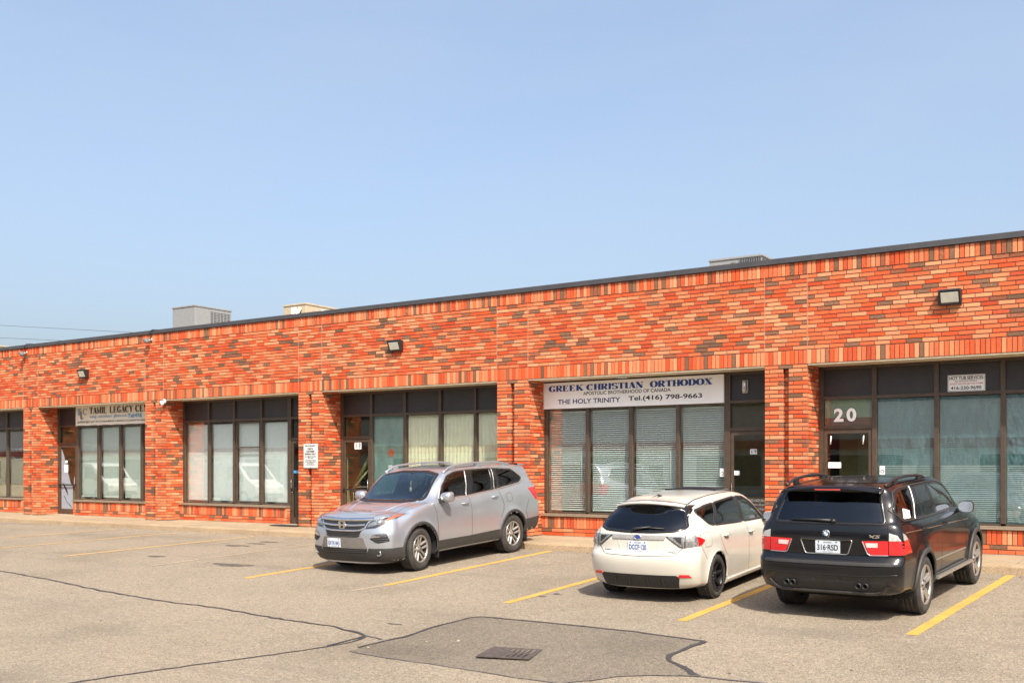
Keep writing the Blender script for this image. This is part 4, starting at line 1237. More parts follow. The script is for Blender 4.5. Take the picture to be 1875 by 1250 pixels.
        bmesh.ops.delete(s.bm, geom=dead, context='FACES')
    def body(s):
        me = bpy.data.meshes.new('body'); s.bm.to_mesh(me); me.materials.append(s.paint)
        me.polygons.foreach_set('use_smooth', [True]*len(me.polygons))
        o = bpy.data.objects.new('body', me); COL.objects.link(o); o.parent = s.root
        s.body_o = o; s.bm.free(); return o
    def patches(s, parts, *k, **kw):
        for p in parts: o = s.patch([p], *k, **kw)
        return o
    def patch(s, parts, name, mat, parent=None, off=.004, skirt=.02, cell=.05, mats=None, smooth=True, bulge=0.0):
        """parts: list of (axis, poly[, material index]); each a thin shell moulded over the body"""
        mb = MB()
        for pt in parts:
            ax, poly = pt[0], pt[1]; mi = pt[2] if len(pt) > 2 else 0
            bm = bmesh.new(); fc = bm.faces.new([bm.verts.new((u, v, 0)) for u, v in poly])
            bmesh.ops.triangulate(bm, faces=[fc])
            for _ in range(6):
                e = [e for e in bm.edges if e.calc_length() > cell]
                if not e: break
                bmesh.ops.subdivide_edges(bm, edges=e, cuts=1); bmesh.ops.triangulate(bm, faces=bm.faces[:])
            bm.verts.index_update(); vs = []; ns = []
            for v in bm.verts:
                L, n = s.hit(ax, v.co.x, v.co.y)
                bl = 0
                if bulge and not v.is_boundary: bl = bulge
                vs.append(L+n*(off+bl)); ns.append(n)
            axn = s.AX[ax][0]; fs = []
            for f in bm.faces:
                idx = [v.index for v in f.verts]
                a, b, c = (vs[i] for i in idx[:3])
                nn = (b-a).cross(c-a)
                fs.append(idx if nn.dot(axn) > 0 else idx[::-1])
            mb.add(vs, fs, mi, smooth)
            bd = [e for e in bm.edges if e.is_boundary]
            base = len(vs); vm = {}; v2 = []; f2 = []
            for e in bd:
                for v in e.verts:
                    if v.index not in vm: vm[v.index] = len(v2); v2 += [vs[v.index], vs[v.index]-ns[v.index]*skirt]
                i, j = vm[e.verts[0].index], vm[e.verts[1].index]
                f2.append((i, j, j+1, i+1))
            mb.add(v2, f2, mi, False); bm.free()
        return mb.build(name, mats or mat, parent or s.root)
    def strip(s, paths, name, mat, parent=None, off=.004, cell=.03, crown=.0):
        for p in paths: o = s.strip1([p], name, mat, parent, off, cell, crown)
        return o
    def strip1(s, paths, name, mat, parent=None, off=.004, cell=.03, crown=.0):
        """paths: list of (axis, [(u,v)...], width, closed)"""
        mb = MB()
        for ax, path, wd, closed in paths:
            pts = []
            src = path+[path[0]] if closed else path
            for a, b in zip(src[:-1], src[1:]):
                n = max(1, int(math.dist(a, b)/cell))
                for i in range(n): pts.append((a[0]+(b[0]-a[0])*i/n, a[1]+(b[1]-a[1])*i/n))
            if not closed: pts.append(src[-1])
            N = len(pts); vs = []; axn = s.AX[ax][0]
            for i, p in enumerate(pts):
                a, b = (pts[i-1], pts[(i+1) % N]) if closed else (pts[max(0, i-1)], pts[min(N-1, i+1)])
                dx, dy = b[0]-a[0], b[1]-a[1]; L = math.hypot(dx, dy) or 1; nx, ny = -dy/L*wd/2, dx/L*wd/2
                for k, (f, o) in enumerate(((-1, -.006), (-.92, off), (0, off+crown), (.92, off), (1, -.006))):
                    h, n = s.hit(ax, p[0]+nx*f, p[1]+ny*f); vs.append(h+n*o)
            fs = []
            for i in range(N if closed else N-1):
                j = (i+1) % N
                for k in range(4): fs.append((i*5+k, i*5+k+1, j*5+k+1, j*5+k))
            a, b, c = (Vector(vs[i]) for i in fs[1][:3])
            if (b-a).cross(c-a).dot(axn) < 0: fs = [f[::-1] for f in fs]
            mb.add(vs, fs, 0, True)
        return mb.build(name, mat, parent or s.root)
    def wheel(s, x, side, steer, r, wdt, rim_r, y_out, spokes, mats, lab=None):
        e = empty('wheel', (x, side*y_out, r), s.root); e.rotation_euler = (0, 0, steer)
        f = lambda A, B, h: (A, side*h, B)       # h>0 outwards; outer face at h=0
        mb = MB(); w_ = wdt; R_ = r
        prof = [(rim_r-.005, -.012), (rim_r+.012, .0), (R_-(R_-rim_r)*.45, .010), (R_-.030, .001), (R_-.012, -.014), (R_-.003, -.030)]
        g = 4
        for i in range(g):
            y0 = -.034-(w_-.068)*i/g; y1 = -.034-(w_-.068)*(i+1)/g
            prof += [(R_, y0), (R_, y1+.010), (R_-.010, y1+.008), (R_-.010, y1+.002)]
        prof += [(R_-.003, -w_+.028), (R_-.02, -w_+.01), (R_-(R_-rim_r)*.5, -w_-.005), (rim_r-.005, -w_+.01)]
        mb.lathe(prof, f, 64)
        # tread blocks at the shoulders
        n = 64
        for k in range(n):
            a0, a1 = 2*math.pi*k/n, 2*math.pi*(k+.62)/n
            for h0, h1 in ((-.018, -.052), (-w_+.052, -w_+.018)):
                P = [(R_+.0025, a0, h0), (R_+.0025, a1, h0), (R_+.0025, a1+.03, h1), (R_+.0025, a0+.03, h1)]
                Q = [(R_-.012, a, h) for _, a, h in P]
                vv = [f(rr*math.cos(a), rr*math.sin(a), h) for rr, a, h in P+Q]
                mb.add(vv, [(0,1,2,3), (0,4,5,1), (1,5,6,2), (2,6,7,3), (3,7,4,0)])
        mb.build('tyre', M['rubber'], e)
        mb = MB()
        mb.lathe([(rim_r+.006, -.006), (rim_r+.004, .002), (rim_r-.012, .000), (rim_r-.020, -.018)], f, 56, 3); mb.lathe([(rim_r-.020, -.018), (rim_r-.030, -.06), (rim_r-.03, -w_+.03)], f, 56, 0)
        mb.lathe([(rim_r-.03, -.13), (0, -.13)], f, 40, 1)
        mb.lathe([(.15, -.085), (.15, -.075), (.06, -.075)], f, 36, 2)           # brake disc
        hub = spokes['hub']; pd = spokes.get('dish', .03)
        for k in range(spokes['n']):
            for (c0, w0, c1, w1) in spokes['arms']:
                a = 2*math.pi*k/spokes['n']+spokes.get('phase', 0)
                ra = [hub*.55, hub+.2*(rim_r-hub), hub+.6*(rim_r-hub), rim_r-.016]
                vv = []
                for i, rr in enumerate(ra):
                    t = (rr-ra[0])/(ra[-1]-ra[0]); cc = c0+(c1-c0)*t; ww = w0+(w1-w0)*t
                    hh = -pd*(1-t)**1.3-.010*(1-t)-.006 if spokes.get('concave', True) else -.012-.02*t
                    for tt, dz in ((-.5, -.010), (-.28, 0), (.28, 0), (.5, -.010), (.5, -.045), (-.5, -.045)):
                        T_ = cc+tt*ww; vv.append(f(rr*math.cos(a)-T_*math.sin(a), rr*math.sin(a)+T_*math.cos(a), hh+dz))
                fs = [(i*6+q, i*6+(q+1) % 6, (i+1)*6+(q+1) % 6, (i+1)*6+q) for i in range(3) for q in range(6)]
                mb.add(vv, fs+[(0,1,2,3,4,5)], 3)
        mb.lathe([(hub, -pd-.05), (hub*1.0, -pd-.018), (hub*.55, -pd-.004), (hub*.5, -pd+.002), (0, -pd+.004)], f, 30, 3)
        for k in range(5):
            a = 2*math.pi*(k+.5)/5
            mb.lathe([(.013, -pd-.02), (.012, -pd+.004), (0, -pd+.004)], lambda A, B, h: f(A+hub*.74*math.cos(a), B+hub*.74*math.sin(a), h), 8, 1)
        mb.build('rim', [mats[0], M['black'], M['steel'], mats[1]], e)
        return e
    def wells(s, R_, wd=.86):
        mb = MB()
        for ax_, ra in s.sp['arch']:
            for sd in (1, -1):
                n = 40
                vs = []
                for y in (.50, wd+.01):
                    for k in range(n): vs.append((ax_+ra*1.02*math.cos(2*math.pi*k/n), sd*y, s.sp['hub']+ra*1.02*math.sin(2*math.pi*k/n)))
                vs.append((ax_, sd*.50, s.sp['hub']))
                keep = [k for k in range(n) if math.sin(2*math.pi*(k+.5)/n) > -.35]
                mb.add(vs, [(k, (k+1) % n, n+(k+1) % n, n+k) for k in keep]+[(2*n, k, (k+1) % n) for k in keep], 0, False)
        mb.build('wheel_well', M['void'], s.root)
    def arch_lip(s, mat, wd=.05, lo=-12, off=.006, r_in=None, sides=('+y', '-y'), name='wheel_arch'):
        for ax_, ra in s.sp['arch']:
            for sd in sides:
                pts = [(ax_+(ra+wd*.42)*math.cos(R(a)), s.sp['hub']+(ra+wd*.42)*math.sin(R(a))) for a in range(lo, 181-lo, 4)]
                s.strip([(sd, pts, wd, False)], name, mat, off=off, crown=.004)
    def interior(s, seats, floor=.34, dash=None, wheel=None, belt=1.0):
        mb = MB(); sp = s.sp; w_ = sp['seatw']
        mb.box(sp['cab'][1], sp['cab'][0], -w_, w_, floor-.04, floor)
        mb.build('cabin_floor', M['black'], s.root)
        for x, y in seats:
            mb = MB()
            def rb(x0, x1, hw, z0, z1, lean): mb.add([(x0, y-hw, z0), (x1, y-hw, z0), (x1, y+hw, z0), (x0, y+hw, z0), (x0-lean, y-hw*.86, z1), (x1-lean, y-hw*.86, z1), (x1-lean, y+hw*.86, z1), (x0-lean, y+hw*.86, z1)],
                              [(0,3,2,1),(4,5,6,7),(0,1,5,4),(1,2,6,5),(2,3,7,6),(3,0,4,7)])
            rb(x-.24, x+.28, .26, floor+.05, floor+.30, 0); rb(x-.34, x-.20, .26, floor+.26, belt+.10, .16); rb(x-.51, x-.41, .13, belt+.14, belt+.33, .03)
            mb.tube([(x-.47, y-.05, belt+.05), (x-.47, y-.05, belt+.2)], .008, 6); mb.tube([(x-.47, y+.05, belt+.05), (x-.47, y+.05, belt+.2)], .008, 6)
            mb.build('seat', M['seat'], s.root, .035, 3)
        if dash:
            x0, x1, z = dash
            mb = MB(); mb.prism([(x0, z-.35), (x1, z-.02), (x1, z+.02), (x0+.25, z+.05), (x0, z+.01)], lambda u, v, d: (u, d, v), -w_, w_); mb.build('dashboard', M['black'], s.root, .03)
        if wheel:
            x, y, z = wheel
            mb = MB(); mb.tube([(x+.16*math.sin(t*6.2832/24)*.45, y+.185*math.cos(t*6.2832/24), z+.185*math.sin(t*6.2832/24)) for t in range(25)], .015, 8); mb.tube([(x, y, z), (x+.3, y, z-.1)], .035, 8); mb.box(x-.01, x+.02, y-.17, y+.17, z-.03, z+.02)
            mb.build('steering_wheel', M['black'], s.root)
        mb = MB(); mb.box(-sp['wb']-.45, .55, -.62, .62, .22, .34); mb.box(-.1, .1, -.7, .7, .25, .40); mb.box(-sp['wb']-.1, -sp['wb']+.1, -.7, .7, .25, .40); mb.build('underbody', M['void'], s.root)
    def plate(s, ax, y, z, txt, lab_top, x=None, tilt=0.0, ink='plateblue'):
        if x is None: x = s.hit(ax, y, z)[0].x+(.010 if ax == 'f' else -.010)
        e = empty('licence_plate', (x, y, z), s.root); e.rotation_euler = (0, tilt, 0)
        sg = 1 if ax == 'f' else -1; Mx = MF if ax == 'f' else MR
        mb = MB(); mb.box(-.004, .004, -.155, .155, -.078, .078); mb.build('plate_base', M['platewhite'], e, .0035)
        xx = .0055*sg
        text(txt, .262, .072, M[ink], Mx(xx, 0, -.042), e, align='CENTER', bold=.02)
        if lab_top: text(lab_top, .10, .016, M[ink], Mx(xx, 0, .048), e, align='CENTER', bold=.01)
        text('YOURS TO DISCOVER', .13, .010, M[ink], Mx(xx, 0, -.066), e, align='CENTER')
        mb = MB()
        for yy in (-.11, .11):
            for zz in ((.062, -.064) if ax == 'f' else (.062,)): mb.lathe([(0, 0), (.008, 0), (.008, -.003)], lambda A, B, h: (xx+sg*(.003+h), yy+A, zz+B), 8)
        mb.build('screw', M['ink'], e); return e
    def mirror(s, side, x, y, z, wd, ht, mat, arm=.10, lens='chrome'):
        """side mirror; x,z its centre, y its inner end"""
        sg = 1 if side == '+y' else -1
        e = empty('side_mirror', (x, sg*y, z), s.root)
        mb = MB(); n = 20; rings = 12; vs = []
        for i in range(rings+1):
            t = i/rings; dpt = .16*(1-t**2.4)**.5 if t < 1 else 0; sc_ = (1-t**3.2)**.45 if t < 1 else 0
            for k in range(n):
                a = 2*math.pi*k/n; cy, cz = math.cos(a), math.sin(a)
                cy, cz = math.copysign(abs(cy)**.62, cy), math.copysign(abs(cz)**.62, cz)
                vs.append((.16*t-.05, sg*(wd/2+cy*wd/2*max(.03, sc_)), cz*ht/2*max(.03, sc_)*(1+.08*cy)))
        mb.add(vs, [(i*n+k, i*n+(k+1) % n, (i+1)*n+(k+1) % n, (i+1)*n+k) for i in range(rings) for k in range(n)], 0, True)
        mb.add(vs[:n], [tuple(range(n))])
        mb.build('shell', mat, e)
        mb = MB(); mb.add([(-.064, v[1]*.95+sg*.02*wd, v[2]*.9) for v in [(q[0], q[1], q[2]) for q in vs[:n]]], [tuple(range(n))]); mb.v = [(p[0]-.008+(p[2]*.11), p[1], p[2]) for p in mb.v]; mb.build('mirror_glass', M[lens], e)
        mb = MB(); mb.prism([(-.02, -ht*.5), (.10, -ht*.5), (.07, -ht*.18), (.0, -ht*.18)], lambda u, v, d: (u, sg*d, v), -arm, wd*.4); mb.build('arm', M['black'], e, .008)
        return e
    def handle(s, ax, x, z, L, mat):
        sg = 1 if ax == '+y' else -1
        h, n = s.hit(ax, x, z); y = abs(h.y)
        s.patch([(ax, [(x+L*.42*math.cos(t*.5236), z+.030*math.sin(t*.5236)) for t in range(12)])], 'handle_cup', s.paint, off=.0015, skirt=.002)
        mb = MB(); mb.tube([(x-L/2, sg*(y-.005), z), (x-L/2+.02, sg*(y+.028), z+.003), (x, sg*(y+.036), z+.006), (x+L/2-.02, sg*(y+.028), z+.003), (x+L/2, sg*(y-.005), z)], [.010, .013, .014, .013, .010], 10)
        mb.build('door_handle', mat, s.root)
    def rail(s, side, pts, r, mat, feet):
        mb = MB(); path = []
        for i in range(len(pts)-1):
            for k in range(6):
                t = k/6; path.append(tuple(pts[i][c]+(pts[i+1][c]-pts[i][c])*t for c in range(3)))
        path.append(pts[-1]); sg = 1 if side == '+y' else -1
        path = [(p[0], sg*p[1], p[2]) for p in path]
        for _ in range(3): path = [path[0]]+[tuple((path[i-1][c]+2*path[i][c]+path[i+1][c])/4 for c in range(3)) for i in range(1, len(path)-1)]+[path[-1]]
        mb.tube(path, r, 10)
        for x, y, z0, z1 in feet: mb.box(x-.07, x+.07, sg*y-.018, sg*y+.018, z0, z1)
        return mb.build('roof_rail', mat, s.root)
sym = lambda poly: [(-u, v) for u, v in poly][::-1]
both = lambda poly: [('+y', poly), ('-y', poly)]

def pilot(name='silver_suv', label='silver family suv with grey lower cladding parked nose out before the curtained window', pose=(-12.5, -4.42, -1.592, 1.015), paint='silver', lite=False):
    sp = dict(xF=.55, xR=-3.60, mid=-1.4, glassz=1.15, hub=.375, wb=2.82, seatw=.70, cab=(-.35, -3.55), flare=.022,
        arch=[(0, .43), (-2.82, .43)], Df=[(.3,.34),(.8,.40),(1.1,.40)], nf=2.35, Dr=[(.4,.26),(1.0,.26),(1.4,.22),(1.7,.14)], nr=2.7,
        xf=[(.20,.84),(.30,.90),(.42,.945),(.55,.955),(.66,.955),(.80,.935),(.93,.90),(.985,.85),(1.03,.74)],
        xr=[(.30,-3.84),(.42,-3.90),(.55,-3.96),(.75,-3.98),(.95,-3.95),(1.2,-3.89),(1.4,-3.78),(1.58,-3.72),(1.66,-3.71),(1.74,-3.68)],
        c=dict(w=[(.6,.93),(.3,.965),(0,.975),(-.7,.965),(-1.9,.968),(-2.8,.975),(-3.3,.955),(-3.7,.93)],
               wsh=[(.6,.89),(.2,.955),(-.4,.955),(-1.9,.958),(-3,.955),(-3.7,.915)],
               wb=[(.6,.80),(.2,.875),(-.3,.905),(-.6,.91),(-2,.915),(-3,.895),(-3.7,.85)],
               yr=[(.6,.66),(.2,.74),(-.3,.78),(-.5,.765),(-.9,.715),(-1.3,.695),(-2.4,.695),(-3.1,.685),(-3.6,.665)],
               zs=[(.6,.23),(0,.27),(-1,.29),(-2.2,.30),(-2.9,.34),(-3.7,.42)],
               zm=[(.6,.66),(-1,.68),(-3.7,.74)], zsh=[(.6,.86),(.2,.93),(-.5,1.0),(-1.5,1.03),(-2.5,1.08),(-3.7,1.10)],
               zb=[(.75,.96),(.4,1.035),(0,1.095),(-.35,1.155),(-.6,1.18),(-1.4,1.188),(-2.2,1.245),(-3.0,1.335),(-3.7,1.36)],
               zr=[(.75,.985),(.4,1.06),(0,1.118),(-.30,1.165),(-.45,1.245),(-.90,1.60),(-1.05,1.655),(-1.25,1.69),(-1.6,1.71),(-2.4,1.718),(-3.0,1.705),(-3.4,1.68),(-3.7,1.655)],
               zc=[(.75,1.005),(.4,1.09),(0,1.145),(-.15,1.17),(-.30,1.245),(-.75,1.53),(-1.0,1.665),(-1.15,1.715),(-1.5,1.75),(-2.2,1.765),(-3.0,1.75),(-3.6,1.715)]))
    P0 = M[paint]; c = Car(name, label, pose, sp, P0)
    w1 = rnd_poly([(-.72,1.205),(-1.415,1.212),(-1.555,1.655),(-1.26,1.645),(-1.02,1.595),(-.78,1.40)], .03)
    w2 = rnd_poly([(-1.60,1.222),(-2.235,1.27),(-2.335,1.668),(-1.755,1.662)], .03)
    w2b = rnd_poly([(-2.30,1.275),(-2.43,1.29),(-2.455,1.66),(-2.40,1.664)], .02)
    w3 = rnd_poly([(-2.49,1.30),(-3.15,1.365),(-3.31,1.43),(-3.05,1.615),(-2.52,1.655)], [.03,.08,.05,.10,.03])
    dlo = rnd_poly([(-.60,1.195),(-1.42,1.203),(-2.25,1.26),(-3.17,1.350),(-3.35,1.43),(-3.06,1.635),(-2.4,1.685),(-1.55,1.685),(-1.24,1.665),(-.98,1.60),(-.74,1.40)], .05)
    ws = rnd_poly([(-.745,1.205),(-.4,1.178),(.4,1.178),(.745,1.205),(.640,1.615),(.3,1.668),(-.3,1.668),(-.640,1.615)], .04)
    rg = rnd_poly([(-.68,1.27),(.68,1.27),(.60,1.60),(-.60,1.60)], .08)
    roofg = rnd_poly([(-1.38,-.40),(-1.38,.40),(-1.98,.42),(-1.98,-.42)], .06)
    c.cut([('+y', ('circle', 0, .375, .43)), ('-y', ('circle', 0, .375, .43)), ('+y', ('circle', -2.82, .375, .43)), ('-y', ('circle', -2.82, .375, .43)),
           ('f', offset_poly(ws, -.025)), ('r', offset_poly(rg, -.025))]+[(a, offset_poly(w_, -.012)) for a in ('+y', '-y') for w_ in (w1, w2, w2b, w3)])
    c.patch([('f', ws)], 'windshield', M['windshield'], skirt=.003, off=.003)
    c.strip([('f', ws, .045, True)], 'windshield_trim', M['blackgloss'], off=.0045)
    c.patch([('r', rg)], 'rear_window', M['privacy'], skirt=.003)
    for a in ('+y', '-y'):
        for w_, m_ in ((w1, 'carglass'), (w2, 'privacy'), (w2b, 'privacy'), (w3, 'privacy')):
            c.patch([(a, w_)], 'side_window', M[m_], skirt=.003, off=.003)
        c.strip([(a, w_, .034, True) for w_ in (w1, w2, w2b, w3)], 'window_trim', M['blackgloss'], off=.005)
        c.patches([(a, [(-1.40,1.207),(-1.61,1.222),(-1.765,1.67),(-1.55,1.67)]), (a, [(-2.42,1.285),(-2.50,1.295),(-2.53,1.66),(-2.45,1.665)]), (a, [(-2.225,1.268),(-2.31,1.275),(-2.405,1.668),(-2.325,1.672)]), (a, [(-.60,1.205),(-.735,1.205),(-.80,1.40),(-.76,1.385)])], 'pillar_cover', M['blackgloss'], off=.0055)
        c.strip([(a, [(-1.412,1.206),(-1.558,1.668)], .008, False), (a, [(-2.305,1.268),(-2.40,1.672)], .007, False)], 'pillar_bright', M['steel'], off=.008)
        c.strip([(a, dlo, .020, True)], 'window_chrome', M['alloy'], off=.009, crown=.003)
    dark = simple('seam_line', (0.03,0.03,0.032), .6)
    c.seam = dark
    c.strip([(a, p, .009, False) for a in ('+y', '-y') for p in ([(-.40,1.13),(-.455,1.0),(-.485,.75),(-.49,.48)], [(-1.45,1.18),(-1.49,.97),(-1.475,.48)], [(-2.40,1.24),(-2.52,.98),(-2.50,.86),(-2.41,.72)], [(-3.35,.62),(-3.28,.80),(-3.42,1.02)])], 'door_seam', dark, off=.0015)
    c.strip([(a, rnd_poly([(-2.60,1.17),(-2.79,1.185),(-2.83,1.03),(-2.66,1.005)], .04), .007, True) for a in ('+y',)], 'fuel_flap_seam', dark, off=.0015)
    c.strip([('t', [(.74,s_*.58),(.45,s_*.66),(.1,s_*.73),(-.22,s_*.765)], .010, False) for s_ in (1, -1)], 'hood_seam', dark, off=.0015)
    c.strip([('t', [(.60,s_*.36),(.2,s_*.47),(-.12,s_*.55)], .05, False) for s_ in (1, -1)], 'hood_crease', P0, off=.004, crown=.004)
    # lower cladding
    c.patches(both([(-.46,.30),(-2.38,.32),(-2.38,.505),(-1.4,.475),(-.46,.47)]), 'side_cladding', M['greyplastic'], off=.007, cell=.08)
    c.patch([('f', [(-.96,.215),(.96,.215),(.96,.455),(.60,.455),(.56,.46),(.50,.36),(-.50,.36),(-.56,.46),(-.60,.455),(-.96,.455)]), ('+y', [(.44,.23),(.85,.215),(.85,.455),(.46,.46)]), ('-y', [(.44,.23),(.85,.215),(.85,.455),(.46,.46)])], 'front_bumper_lower', M['greyplastic'], off=.006, cell=.06)
    c.patch([('f', [(-.50,.355),(.50,.355),(.53,.452),(-.53,.452)])], 'lower_intake', M['black'], off=.003)
    c.strip([('f', [(-.5,z),(.5,z)], .010, False) for z in (.385,.415)], 'intake_bar', M['greyplastic'], off=.007)
    c.patch([('f', rnd_poly([(-.53,.45),(.53,.45),(.46,.635),(-.46,.635)], .02))], 'skid_panel', simple('satin_panel', (0.20,0.185,0.17), .45, metal=.5), off=.008)
    c.patch([('+y', [(-3.2,.36),(-3.9,.42),(-3.97,.66),(-3.22,.62)]), ('-y', [(-3.2,.36),(-3.9,.42),(-3.97,.66),(-3.22,.62)]), ('r', [(-.9,.36),(.9,.36),(.9,.64),(-.9,.64)])], 'rear_bumper_lower', M['greyplastic'], off=.006, cell=.07)
    c.arch_lip(M['greyplastic'], .055, lo=-14, off=.010)
    # nose
    gr = rnd_poly([(-.55,.955),(.55,.955),(.50,.86),(.37,.672),(.30,.655),(-.30,.655),(-.37,.672),(-.50,.86)], .03)
    c.patch([('f', gr)], 'grille', M['black'], off=.002)
    c.strip([('f', [(-.60,.945),(-.3,.938),(0,.935),(.3,.938),(.60,.945)], .050, False)], 'grille_bar', M['chrome'], off=.016, crown=.006)
    c.strip([('f', [(-.49,.855),(-.25,.842),(.25,.842),(.49,.855)], .034, False)], 'grille_bar', M['chrome'], off=.014, crown=.006)
    c.strip([('f', [(-.47,.80),(-.40,.765),(-.25,.752),(.25,.752),(.40,.765),(.47,.80)], .032, False)], 'grille_bar', M['chrome'], off=.014, crown=.006)
    c.strip([('f', [(-.40,z),(.40,z)], .008, False) for z in (.80,.89,.70,.675)], 'grille_slat', M['greyplastic'], off=.006)
    c.strip([('f', [(-.38,.665),(-.31,.648),(.31,.648),(.38,.665)], .020, False)], 'grille_edge', M['greyplastic'], off=.008)
    em = empty('emblem', (c.hit('f', 0, .845)[0].x+.024, 0, .845), c.root)
    mb = MB()
    for pl in ([(-.055,-.045),(-.032,-.045),(-.026,-.008),(.026,-.008),(.032,-.045),(.055,-.045),(.068,.05),(.042,.05),(.030,.012),(-.030,.012),(-.042,.05),(-.068,.05)],): mb.prism(pl, lambda u, v, d: (d, u, v), -.012, .006)
    mb.build('letter', M['chrome'], em, .002)
    mb = MB(); ring = rnd_poly([(-.066,-.066),(.066,-.066),(.084,.066),(-.084,.066)], .03); n_ = len(ring); inn = offset_poly(ring, -.012)
    mb.add([(.004, u, v) for u, v in ring]+[(.004, u, v) for u, v in inn]+[(-.012, u, v) for u, v in ring], [(i, (i+1) % n_, n_+(i+1) % n_, n_+i) for i in range(n_)]+[(i, 2*n_+i, 2*n_+(i+1) % n_, (i+1) % n_) for i in range(n_)]); mb.build('ring', M['chrome'], em)
    for sd in (1, -1):
        T_ = (lambda p: p) if sd > 0 else sym
        hl = T_([(.49,.785),(.535,.885),(.60,.925),(.72,.970),(.82,1.005),(.872,1.012),(.86,.945),(.80,.868),(.67,.80)])
        ax2 = '+y' if sd > 0 else '-y'
        hlo = c.patch([('f', hl)], 'headlight', M['black'], off=.002)
        c.patch([('f', T_([(.525,.815),(.55,.875),(.62,.905),(.74,.945),(.76,.905),(.66,.845)]))], 'reflector', M['lampgrey'], parent=hlo, off=.004)
        mb = MB(); P_ = c.hit('f', sd*.70, .885)[0]
        mb.lathe([(.052, -.01), (.05, .012), (.03, .024), (0, .03)], lambda A, B, h: (P_.x-.012+h, P_.y+A, P_.z+B), 20); mb.build('projector', M['chrome'], hlo)
        c.patch([('f', T_([(.795,.93),(.815,.995),(.866,1.004),(.85,.955),(.82,.92)]))], 'turn_signal', M['amber'], parent=hlo, off=.006)
        c.strip([('f', T_([(.56,.912),(.64,.938),(.72,.962),(.79,.985)]), .012, False)], 'light_strip', M['chrome'], parent=hlo, off=.010)
        c.patch([('f', hl)], 'lens', M['lens'], parent=hlo, off=.012, skirt=.01)
        fg = T_(rnd_poly([(.575,.62),(.65,.695),(.84,.715),(.895,.575),(.72,.54)], .03))
        c.patch([('f', fg)], 'fog_recess', M['black'], off=.002)
        c.patch([('f', T_(rnd_poly([(.59,.63),(.66,.69),(.83,.705),(.855,.655),(.66,.64)], .015)))], 'fog_trim', M['chrome'], off=.010)
        c.strip([('f', T_([(.66,z),(.87,z+.01)]), .014, False) for z in (.57,.605)], 'fog_slat', M['greyplastic'], off=.010)
        P_ = c.hit('f', sd*.72, .37)[0]
        mb = MB(); mb.lathe([(.050, -.02), (.048, .012), (.038, .009), (.034, -.004), (0, .0)], lambda A, B, h: (P_.x+h, P_.y+A*.9-.0, P_.z+B), 22); mb.build('fog_lamp', M['lampgrey'], c.root)
        tl = c.patch([(ax2, rnd_poly([(-3.42,1.235),(-3.86,1.25),(-3.94,1.02),(-3.66,1.00)], .02)), ('r', T_([(.60,1.22),(.9,1.235),(.92,1.01),(.62,1.01)]))], 'tail_lamp', M['redlens'], off=.008)
        c.handle(ax2, -1.30, 1.075, .20, P0); c.handle(ax2, -2.24, 1.135, .20, P0)
        c.mirror(ax2, -.66, .925, 1.235, .235, .185, P0, arm=.06)
        c.rail(ax2, [(-.98,.70,1.655),(-1.22,.69,1.765),(-1.9,.685,1.80),(-2.7,.675,1.785),(-3.12,.665,1.72)], .020, P0, [(-1.25,.69,1.68,1.76),(-2.1,.685,1.70,1.79),(-2.95,.67,1.66,1.74)])
    c.patch([('t', roofg)], 'sunroof', M['blackgloss'], off=.004)
    mb = MB(); mb.add([(-3.50,-.62,1.725),(-3.50,.62,1.725),(-3.80,.58,1.70),(-3.80,-.58,1.70),(-3.50,-.62,1.69),(-3.50,.62,1.69),(-3.78,.58,1.675),(-3.78,-.58,1.675)], [(0,1,2,3)[::-1],(4,5,6,7),(2,3,7,6),(0,3,7,4),(1,2,6,5)]); mb.build('roof_spoiler', P0, c.root, .01)
    if not lite: c.plate('f', -.19, .535, 'BXYK\u00b7843', None)
    mb = MB(); mb.tube([(-.30,-.55,1.20),(-.38,0,1.215),(-.30,.1,1.20)], .010, 6); mb.tube([(-.26,.70,1.19),(-.40,.2,1.225),(-.34,-.05,1.215)], .010, 6); mb.build('wiper', M['black'], c.root)
    mb = MB(); mb.box(-.98,-.95,-.11,.11,1.50,1.56); mb.box(-1.02,-.94,-.05,.05,1.57,1.66); mb.build('interior_mirror', M['black'], c.root, .01)
    mb = MB(); mb.tube([(-.93,-.02,1.50),(-.925,-.03,1.36)], .006, 6); mb.tube([(-.925,-.03,1.38),(-.92,-.03,1.30)], [.016,.028], 8); mb.build('hanging_charm', simple('cream_cord', (0.55,0.50,0.33), .8), c.root)
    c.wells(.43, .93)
    sk = dict(n=5, hub=.075, dish=.028, arms=[(-.034,.036,-.046,.044),(.034,.036,.046,.044)], phase=.3)
    for x in (0, -2.82):
        for sd in (1, -1): c.wheel(x, sd, .14 if x == 0 else 0, .375, .245, .236, .955, sk, [M['alloydark'], M['alloy']])
    c.interior([(-1.25,.38),(-1.25,-.38),(-2.15,.38),(-2.15,-.38),(-2.15,0)], .42, (-.95,-.30,1.13), (-.95,.38,1.08), 1.02)
    # mud flaps
    for x in (-.47, -3.27):
        for sd in (1, -1):
            mb = MB(); mb.box(x-.02, x, sd*.86-.10, sd*.86+.10, .17, .40); mb.build('mud_flap', M['black'], c.root, .006)
    c.body()
    return c

